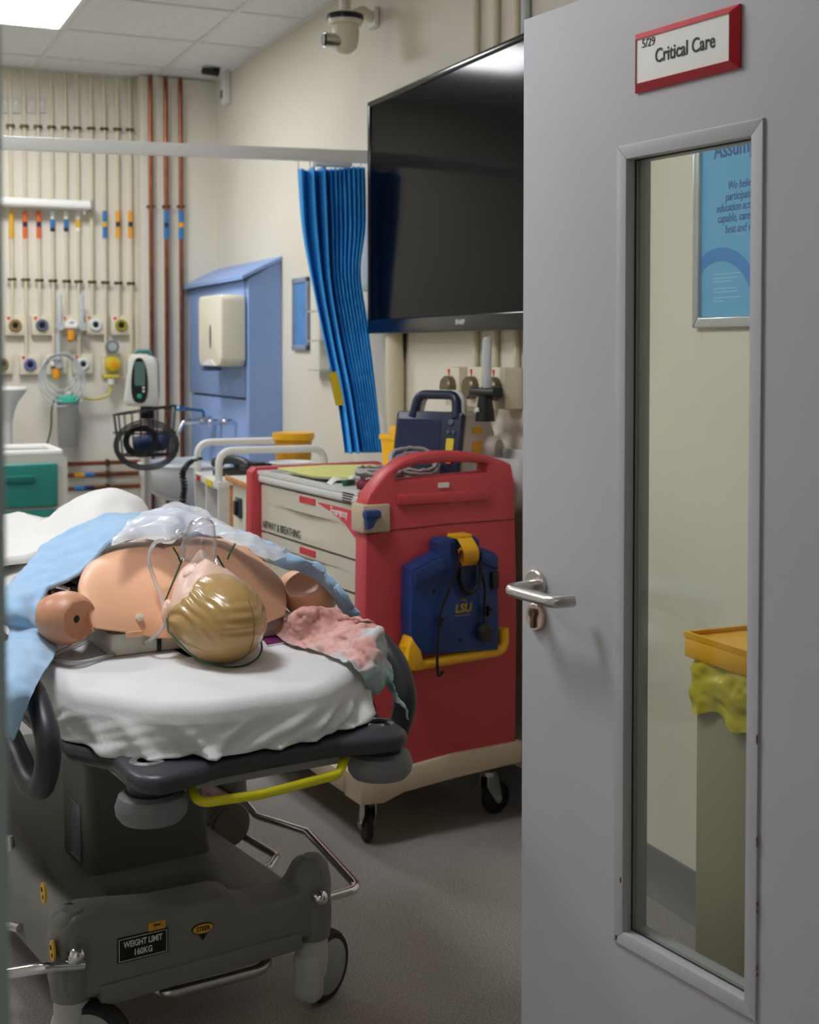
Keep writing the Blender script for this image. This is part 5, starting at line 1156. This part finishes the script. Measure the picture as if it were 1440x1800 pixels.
# ------------------------------------------------------------------ training manikin
M_skin = mat('peach manikin vinyl', (238, 184, 148), .42, mottle=.05, mscale=7, sub=.05)
M_face = mat('pale pink face vinyl', (236, 200, 182), .36, mottle=.05, mscale=14, sub=.05)
M_hair = mat('moulded sandy hair', (178, 144, 88), .26, coat=.4)
M_arm = mat('brown peach arm vinyl', (206, 146, 112), .4, mottle=.10, mscale=12)
t = thing('training_manikin', 'bare chested resuscitation manikin lying on its back on the stretcher', 'manikin', BF.o, 7)
MK = t
ch = [(.355, [(172, 1104), (230, 1112), (290, 1122), (380, 1115), (440, 1105), (498, 1082)]),
      (.385, [(160, 1066), (230, 1072), (300, 1078), (380, 1072), (440, 1060), (499, 1052)]),
      (.46, [(147, 1020), (225, 1022), (300, 1020), (380, 1020), (440, 1012), (492, 1018)]),
      (.6, [(163, 982), (240, 968), (330, 965), (400, 962), (446, 972), (466, 992)]),
      (.78, [(182, 964), (244, 950), (330, 946), (400, 948), (425, 958), (436, 978)]),
      (.95, [(200, 962), (250, 948), (330, 944), (400, 946), (405, 952), (418, 972)])]
rows = []
for y_, ps in ch:
    r_ = [BL(*p_, y=y_) for p_ in ps]
    l0, r0 = r_[0], r_[-1]
    zb = max(.822, l0.z - .1)
    r_ = [V(l0.x - .004, y_ + .02, zb), V(l0.x - .008, y_ + .012, (l0.z + zb) / 2 + .01)] + r_ + [V(r0.x + .006, y_ + .012, (r0.z + max(.822, r0.z - .1)) / 2 + .01), V(r0.x + .002, y_ + .02, max(.822, r0.z - .1))]
    rows.append(r_)
for r_ in rows[:1]:
    for i in (0, 1, -1, -2): r_[i].z = max(r_[i].z, r_[2].z - .012 if i >= 0 else r_[-3].z - .012)
cs = MB().patch(rows, 70, 90)
for i, v_ in enumerate(cs.v):
    v_.z -= .006 * math.exp(-((v_.x - .04) / .012) ** 2) * (v_.y > .5)          # breastbone line
    for sx in (-.06, .15): v_.z += .008 * math.exp(-((v_.x - sx) / .06) ** 2 - ((v_.y - .6) / .1) ** 2)
o_ = part('chest_skin', cs, M_skin, t, smooth=70); solid(o_, .004, -1)
fl0 = rows[0]
part('torso_base', MB().prism(fillet([V(-.165, .372, 0), V(.238, .372, 0), V(.26, .5, 0), V(.27, .95, 0), V(-.12, .95, 0), V(-.16, .5, 0)], .02, 3, True), SZ + .002, .822, .006, 2), mat('ivory torso shell', (214, 210, 196), .45), t)
q = BL(281, 1130, y=.366); part('black_strap', MB().box((q.x, .37, SZ + .022), (.008, .006, .036)), M_black, t, smooth=0)
q = BL(236, 1114, y=.353); part('skin_tab', MB().box((q.x, .352, q.z - .001), (.036, .004, .012), .0015), M_skin, t)
q = BL(245, 1086, y=.37); part('chest_stud', MB().lathe([(0, 0), (.0085, 0), (.008, .006), (0, .008)], 18, axes((q.x, .37, q.z), (1, 0, 0), (0, .45, .9))), mat('cream stud', (226, 216, 190), .4), t)
# wound at the edge of the chest
q = BL(170, 980, y=.6); part('painted_wound', MB().ball((q.x + .002, q.y, q.z - .004), (.012, .035, .008), 14), mat('dark red wound paint', (140, 30, 26), .3), t)
# shoulder balls with open arm sockets
def dented(c, r, axis, cosT, stretch=(1, 1, 1), n=72):
    mb = MB(); bm = bmesh.new(); bmesh.ops.create_uvsphere(bm, u_segments=n, v_segments=n // 2, radius=1)
    ax_ = Vector(axis).normalized()
    for v_ in bm.verts:
        p_ = v_.co.copy(); h_ = p_.dot(ax_)
        if h_ > cosT: p_ = p_ - ax_ * (h_ - cosT) * 1.7
        v_.co = V(p_.x * r * stretch[0] + c[0], p_.y * r * stretch[1] + c[1], p_.z * r * stretch[2] + c[2])
    return mb.bm(bm)
cl_ = BL(116, 1086, y=.40); cr_ = BL(546, 1045, y=.41)
rL = (BL(168, 1086, y=.40).x - BL(65, 1086, y=.40).x) / 2; rR = (BL(590, 1045, y=.41).x - BL(504, 1045, y=.41).x) / 2
def arm(c, r, axis, cosT, dirx, hole):
    a_ = part('upper_arm', dented(c, r, axis, cosT, (1, 1.05, .9)), M_arm if hole else M_skin, t)
    part('arm_sleeve', MB().tube([(c.x, c.y + .03, c.z - .005), (c.x + dirx * .3, c.y + .15, c.z - .012), (c.x + dirx, c.y + .26, c.z - .02)], r, 20, rr=[r * .7, r * .66, r * .6]), M_arm if hole else M_skin, a_)
    ax_ = Vector(axis).normalized()
    if hole:
        h_ = V(c.x, c.y, c.z) + ax_ * r * (2 * cosT - .97)
        part('socket_bolt', MB().lathe([(0, 0), (.011, 0), (.011, .004), (.005, .006), (0, .006)], 18, axes(h_, ax_.orthogonal(), ax_.cross(ax_.orthogonal()))), M_black, a_)
    return a_
arm(cl_, rL, (.40, -.86, .02), .70, -.05, True)
arm(cr_, rR, (-.55, -.36, .95), .66, .12, False)
# head: face and hair
HC = V(.012, .262, .857)
RX, RY, RZ = .083, .132, .082
def headpt(d):
    """d unit: x right, y towards chin, z towards face"""
    p_ = V(d.x * RX, d.y * RY, d.z * RZ)
    def g(x, y, sx, sy): return math.exp(-((p_.x - x) / sx) ** 2 - ((p_.y - y) / sy) ** 2)
    if d.z > -.2:
        p_.z += .34 * max(0, p_.y) * min(1, (d.z + .2))
        w = min(1, (d.z + .2) / .5)
        p_.x *= 1 - .14 * max(0, (p_.y - .03) / .1) * w                       # narrowing jaw
        p_.z += w * (.010 * g(0, .028, .06, .02)                                    # brow
                     - .016 * (g(-.034, .048, .018, .014) + g(.034, .048, .018, .014))   # eye sockets
                     + .006 * (g(-.034, .05, .012, .009) + g(.034, .05, .012, .009))      # lids
                     + .010 * g(0, .05, .014, .022) + .026 * g(0, .078, .017, .02)         # nose
                     + .016 * (g(-.045, .075, .03, .03) + g(.045, .075, .03, .03))       # cheeks
                     + .012 * g(0, .108, .024, .007) + .008 * g(0, .12, .02, .006)         # lips
                     + .012 * g(0, .132, .02, .012))
    return p_
def sph(u, v): a_, b_ = 2 * math.pi * u, math.pi * v; return V(math.sin(b_) * math.cos(a_), -math.cos(b_), math.sin(b_) * math.sin(a_))
fm = MB().grid(lambda u, v: HC + headpt(sph(u, v)), 96, 80, cu=True)
hd = part('head', fm, M_face, t, smooth=80)
for s_ in (-1, 1):
    part('ear', MB().ball((HC.x + s_ * .078, HC.y + .055, HC.z + .005), (.012, .02, .03), 18, ).ball((HC.x + s_ * .086, HC.y + .05, HC.z + .006), (.007, .013, .02), 14), M_face, hd)
    part('eyelid', MB().ball((HC.x + s_ * .034, HC.y + .05, HC.z + headpt(V(s_ * .034 / RX, .05 / RY, .85).normalized()).z - .006), (.015, .011, .01), 16), M_face, hd)
def hairf(u, v):
    d = sph(u, v); p_ = V(d.x * RX, d.y * RY, d.z * RZ) * 1.055
    zz = d.z
    band = math.exp(-(d.x / .42) ** 2)
    rip = math.sin(d.z * 30 + 3 * d.x * d.x) * .75 * band * max(0, 1 - abs(d.z - .1) * 1.3)
    dl = math.sin(d.x * 30 + d.z * 16 + 2 * noise.noise(d * 3)) * max(0, -d.x - .2) * 1.2
    dr2 = math.sin(d.z * 22 - d.x * 12 + 2 * noise.noise(d * 3 + V(5, 0, 0))) * max(0, d.x - .25) * 1.1
    w = max(0, min(1, (d.z + .55) * 2))
    return HC + p_ + V(d.x, d.y, d.z) * (.0022 * (rip + dl + dr2) * w)
hm = MB().grid(hairf, 160, 120, cu=True)
def inhair(p_):
    q_ = V((p_.x - HC.x) / RX, (p_.y - HC.y) / RY, (p_.z - HC.z) / RZ)
    lim = .16 + .3 * (1 - max(-1, min(1, q_.z))) - .42 * math.exp(-((q_.x + .75) / .42) ** 2 - ((q_.z - .6) / .45) ** 2)
    return q_.y < min(lim, .5)
keep = [f_ for f_ in hm.f if all(inhair(hm.v[i]) for i in f_)]
hm.f = keep
o_ = part('hair', hm, M_hair, t, smooth=80, label='glossy moulded sandy hair'); solid(o_, .005, -1)
part('hair_seam', MB().tube([HC + V(.02, -math.sqrt(max(0, 1 - z_ * z_ - .04)) * RY * 1.058, z_ * RZ * 1.055) for z_ in [-.75 + .05 * k for k in range(28)]], .0009, 5), mat('seam tan', (150, 118, 66), .5), t)
part('neck', MB().tube([(HC.x, HC.y + .09, HC.z - .03), (HC.x + .01, HC.y + .17, HC.z - .03)], .055, 20), M_skin, t)
# ------------------------------------------------------------------ oxygen mask with tubing and green elastic
M_mask = thin_clear('clear soft mask plastic', (.97, .97, .985, 1), .05, 2.0)
mk = HC + V(.004, .098, .118)
tm = thing('oxygen_mask', 'clear oxygen mask with long tubing and green elastic on the manikin face', 'oxygen mask', BF.o, 7)
def maskf(u, v, off=0.0):
    a_ = 2 * math.pi * u; h_ = v
    rx = (.036 - off) * (1 - .42 * h_ ** 1.6) * (1 + .10 * math.sin(3 * a_) * (1 - h_)); ry = (.05 - off) * (1 - .5 * h_ ** 1.6)
    if h_ > .86: k = math.sqrt(max(0, 1 - ((h_ - .86) / .14) ** 2)); rx *= k; ry *= k
    return mk + V(rx * math.cos(a_) + .006 * h_, ry * math.sin(a_) - .005 * h_, -.02 * (1 - h_) + .068 * h_ + .006 * math.cos(2 * a_) * (1 - h_))
o_ = part('mask_shell', MB().grid(lambda u, v: maskf(u, v), 40, 24, cu=True), M_mask, tm, smooth=80); solid(o_, .0016)
part('mask_rim', MB().tube([maskf(k / 40, 0) for k in range(40)], .003, 8, True), M_mask, tm)
part('swivel', MB().lathe([(0, 0), (.011, 0), (.011, .012), (.007, .02), (0, .02)], 16, axes(mk + V(-.026, .012, .035), (0, 0, 1), (0, 1, 0))), M_mask, tm)
M_tube = mat('clear oxygen tubing', (236, 238, 242), .1, trans=.7, ior=1.3)
tp = [mk + V(-.03, .012, .035), BL(300, 948, y=.42), BL(272, 955, y=.43), BL(262, 985, y=.415), BL(272, 1020, y=.40), BL(286, 1058, y=.365), BL(291, 1090, y=.33), BL(272, 1120, y=.32),
      BL(235, 1138, z=SZ + .008), BL(180, 1156, z=SZ + .008), BL(125, 1165, z=SZ + .008), BL(72, 1148, z=SZ + .012), BL(40, 1105, z=.83), BL(17, 1045, z=.86), BL(28, 1015, z=.87), BL(70, 1024, z=.90), BL(122, 1036, z=.885)]
part('tubing', MB().tube(spline(tp, 150), .0042, 9), M_tube, tm)
tp = [BL(165, 1098, z=.80), BL(150, 1122, z=SZ + .012), BL(100, 1148, z=SZ + .008), BL(55, 1172, z=SZ + .008), BL(10, 1200, x=-.40), BL(-20, 1225, x=-.42)]
solo('loose_tubing', MB().tube(spline(tp, 60), .0042, 9), M_tube, 'second clear tube running off the left edge of the sheet', 'tubing', BF.o, 7)
M_green = mat('dark green elastic', (34, 70, 36), .6)
gl = [HC + V(-.08 * math.cos(R(a_)), -.02 - .085 * max(0, math.sin(R(a_))), -.04 - .036 * math.sin(R(a_))) for a_ in range(0, 181, 9)]
gl = [V(p_.x, p_.y, p_.z) for p_ in gl]
part('elastic', MB().tube([mk + V(-.034, .0, -.012), HC + V(-.078, .07, .03), HC + V(-.092, .02, -.02)] + gl[1:-1] + [HC + V(.092, .02, -.02), HC + V(.078, .07, .03), mk + V(.04, 0, -.012)], .002, 7), M_green, tm)
for px_, py_, dx_ in ((304, 962, 1), (414, 955, -1)):
    b_ = BL(px_, py_, y=.37); e_ = BL(px_ + dx_ * 14, py_ + 28, y=.355); part('elastic_end', MB().tube([b_, (b_ + e_) / 2 + V(.002 * dx_, 0, 0), e_], .002, 6), M_green, tm)

# ------------------------------------------------------------------ blankets
M_blue = mat('light blue blanket', (158, 196, 232), .85, bump=.12, bscale=260, sheen=.4)
M_wblk = mat('white blanket', (234, 233, 230), .85, bump=.1, bscale=120, sheen=.3)
wb_rows = []
xsC = [-.46, -.40, -.30, -.16, 0.0, .14, .26, .34, .38]
def wz(x, y):
    body = .12 * math.exp(-((x - .03) / .2) ** 2) * (1 - .35 * max(0, min(1, (y - 1.2) / .5)))
    knee = .175 * math.exp(-((x - .085) / .095) ** 2 - ((y - 1.12) / .17) ** 2)
    ridge = .03 * math.exp(-((x + .24) / .05) ** 2) * (.5 + .5 * math.sin(y * 9))
    z_ = SZ + .03 + body + knee + ridge
    if x < -.32: z_ -= (-.32 - x) * 1.2
    if x > .31: z_ -= (x - .31) * 1.5
    return z_
for y_ in (.80, .86, .94, 1.02, 1.1, 1.2, 1.32, 1.5, 1.7, 1.86, 1.94): wb_rows.append([V(x_, y_, wz(x_, y_)) for x_ in xsC])
o_ = solo('white_blanket', MB().patch(wb_rows, 90, 90).wrinkle(.018, (5, 7, 5), 2.0).wrinkle(.008, (14, 10, 14), 8.0), M_wblk, 'white blanket draped over the raised knees at the far end of stretcher', 'blanket', BF.o, 7, smooth=80); solid(o_, .004)
# folded white layer at the left
fl_rows = [[V(-.44, 1.05, .80), V(-.40, 1.3, .83), V(-.38, 1.6, .84)], [V(-.3, 1.02, .862), V(-.27, 1.3, .875), V(-.26, 1.6, .885)], [V(-.12, 1.0, .895), V(-.1, 1.3, .91), V(-.1, 1.6, .91)], [V(-.04, 1.0, .92), V(-.02, 1.3, .925), V(-.02, 1.6, .92)]]
o_ = solo('folded_blanket', MB().patch(fl_rows, 40, 40).wrinkle(.008, (9, 9, 9), 5.0), M_wblk, 'second white blanket folded at the left side of the knees', 'blanket', BF.o, 7, smooth=80); solid(o_, .02)
# light blue blanket round the shoulders
A_in = [BL(25, 1300, x=-.425), BL(60, 1210, x=-.40), BL(98, 1140, z=.80), BL(62, 1095, z=.845), BL(84, 1042, z=.895), BL(138, 1003, z=.925), BL(190, 960, z=.965), BL(245, 944, z=.975), BL(330, 938, z=.975), BL(400, 945, z=.97), BL(445, 968, z=.955), BL(490, 995, z=.93), BL(540, 1008, z=.905), BL(585, 1048, z=.86), BL(618, 1080, z=.82)]
A_mid = [BL(5, 1290, x=-.44), BL(22, 1195, x=-.43), BL(60, 1120, z=.825), BL(30, 1070, z=.875), BL(70, 1015, z=.91), BL(135, 975, z=.945), BL(200, 940, z=.985), BL(250, 928, z=.99), BL(335, 916, z=.99), BL(405, 932, z=.985), BL(460, 960, z=.965), BL(510, 980, z=.945), BL(560, 995, z=.925), BL(600, 1040, z=.875), BL(628, 1080, z=.825)]
A_out = [p_ + V(-.03, .06, .0) for p_ in A_mid]
A_out[0] = BL(-30, 1280, x=-.45); A_out[1] = BL(-25, 1180, x=-.44)
for i in range(5, 12): A_out[i] = A_mid[i] + V(0, .16, .012)
for i in range(12, 15): A_out[i] = A_mid[i] + V(.03, .05, -.04)
bl = MB().patch([A_in, A_mid, A_out], 40, 220).wrinkle(.012, (9, 9, 9), 9.0).wrinkle(.005, (26, 26, 26), 3.0)
o_ = solo('blue_blanket', bl, M_blue, 'light blue blanket tucked around the manikin shoulders', 'blanket', BF.o, 7, smooth=80); solid(o_, .009, 0)
# rolled end of the blue blanket beside the near shoulder
rp = spline([BL(100, 1140, z=.79), BL(70, 1165, z=.79), BL(40, 1210, x=-.41), BL(25, 1290, x=-.42)], 26)
# clear plastic cover over the blanket
M_film = mat('thin clear plastic sheet', (240, 240, 244), .22, alpha=.45)
pr = [[BL(195, 962, z=.985), BL(250, 945, z=.99), BL(300, 948, z=.99), BL(340, 938, z=.99), BL(420, 955, z=.985), BL(480, 975, z=.965), BL(512, 975, z=.95)],
      [BL(205, 935, z=1.0), BL(255, 922, z=1.01), BL(300, 915, z=1.015), BL(345, 910, z=1.01), BL(405, 930, z=1.0), BL(455, 948, z=.985), BL(500, 965, z=.965)],
      [BL(250, 905, z=1.01), BL(275, 893, z=1.02), BL(305, 880, z=1.03), BL(345, 890, z=1.02), BL(385, 912, z=1.005), BL(440, 938, z=.985), BL(490, 958, z=.965)]]
o_ = solo('plastic_sheet', MB().patch(pr, 44, 80).wrinkle(.013, (14, 16, 14), 6.0), M_film, 'crumpled translucent plastic sheet across the manikin chest edge', 'plastic sheet', BF.o, 7, smooth=60); solid(o_, .0008)
# blood stained absorbent pad
def pad_mat():
    m = bpy.data.materials.new('stained absorbent pad'); m.use_nodes = True; nt = m.node_tree; b_ = nt.nodes['Principled BSDF']; L = nt.links
    tc = nt.nodes.new('ShaderNodeTexCoord'); n1 = nt.nodes.new('ShaderNodeTexNoise'); n1.inputs['Scale'].default_value = 14; n1.inputs['Detail'].default_value = 6
    at = nt.nodes.new('ShaderNodeAttribute'); at.attribute_name = 'stain'; L.new(tc.outputs['Object'], n1.inputs['Vector'])
    ad = nt.nodes.new('ShaderNodeMath'); ad.operation = 'ADD'; L.new(at.outputs['Fac'], ad.inputs[0]); L.new(n1.outputs['Fac'], ad.inputs[1])
    rp_ = nt.nodes.new('ShaderNodeValToRGB'); e = rp_.color_ramp.elements; e[0].position = .55; e[0].color = lin((186, 216, 222)); e[1].position = .75; e[1].color = lin((226, 182, 178))
    k = e.new(1.1); k.color = lin((228, 172, 160)) ; k2 = e.new(.98); k2.color = lin((230, 178, 168))
    L.new(ad.outputs[0], rp_.inputs['Fac']); n2 = nt.nodes.new('ShaderNodeTexNoise'); n2.inputs['Scale'].default_value = 9; n2.inputs['Detail'].default_value = 8; L.new(tc.outputs['Object'], n2.inputs['Vector'])
    r2 = nt.nodes.new('ShaderNodeValToRGB'); r2.color_ramp.elements[0].position = .36; r2.color_ramp.elements[0].color = lin((170, 120, 112)); r2.color_ramp.elements[1].position = .52; r2.color_ramp.elements[1].color = (1, 1, 1, 1)
    L.new(n2.outputs['Fac'], r2.inputs['Fac']); mx = nt.nodes.new('ShaderNodeMixRGB'); mx.blend_type = 'MULTIPLY'; mx.inputs['Fac'].default_value = .5
    L.new(rp_.outputs['Color'], mx.inputs['Color1']); L.new(r2.outputs['Color'], mx.inputs['Color2']); L.new(mx.outputs['Color'], b_.inputs['Base Color']); b_.inputs['Roughness'].default_value = .85
    return m
pd = [[BL(478, 1108, z=.79), BL(505, 1130, z=.785), BL(560, 1145, z=.785), BL(600, 1162, z=.785), BL(635, 1185, z=.77), BL(645, 1225, y=.13)],
      [BL(482, 1095, z=.80), BL(510, 1110, z=.805), BL(562, 1120, z=.81), BL(612, 1140, z=.80), BL(652, 1180, z=.775), BL(665, 1222, y=.135)],
      [BL(490, 1088, z=.81), BL(535, 1078, z=.85), BL(570, 1100, z=.83), BL(625, 1122, z=.82), BL(662, 1170, z=.785), BL(682, 1205, y=.15)],
      [BL(520, 1092, z=.815), BL(552, 1074, z=.85), BL(590, 1085, z=.84), BL(640, 1100, z=.835), BL(668, 1150, z=.80), BL(695, 1225, y=.15)],
      [BL(560, 1088, z=.815), BL(590, 1078, z=.84), BL(630, 1092, z=.84), BL(664, 1098, z=.835), BL(672, 1130, z=.81), BL(712, 1268, y=.13)]]
pdm = MB().patch(pd, 110, 110).wrinkle(.014, (15, 15, 15), 4.0).wrinkle(.007, (44, 44, 44), 2.0)
o_ = solo('stained_pad', pdm, pad_mat(), 'crumpled pale blue absorbent pad with pink stains hanging off the mattress', 'pad', BF.o, 7, smooth=60)
at_ = o_.data.attributes.new('stain', 'FLOAT', 'POINT')
for i in range(len(pdm.v)):
    r_, c_ = i // 111 / 110, i % 111 / 110
    at_.data[i].value = .42 - 1.15 * max(0, c_ - .55) - .5 * max(0, .18 - r_) * 2
solid(o_, .003)
t = thing('specimen_card', 'purple card lying on the sheet under the stained pad', 'card', BF.o, 7)
qa, qb, qc, qd = BL(462, 1122, z=SZ + .004), BL(470, 1135, z=SZ + .004), BL(515, 1127, z=SZ + .004), BL(505, 1110, z=SZ + .004)
part('card_face', MB().prism([(p_.x, p_.y) for p_ in (qa, qb, qc, qd)], SZ + .004, SZ + .007), mat('purple card', (110, 30, 96), .5), t, smooth=0)
part('card_edge', MB().tube([qb + V(0, -.001, 0), qc + V(0, -.001, 0)], .0015, 5), M_white, t)
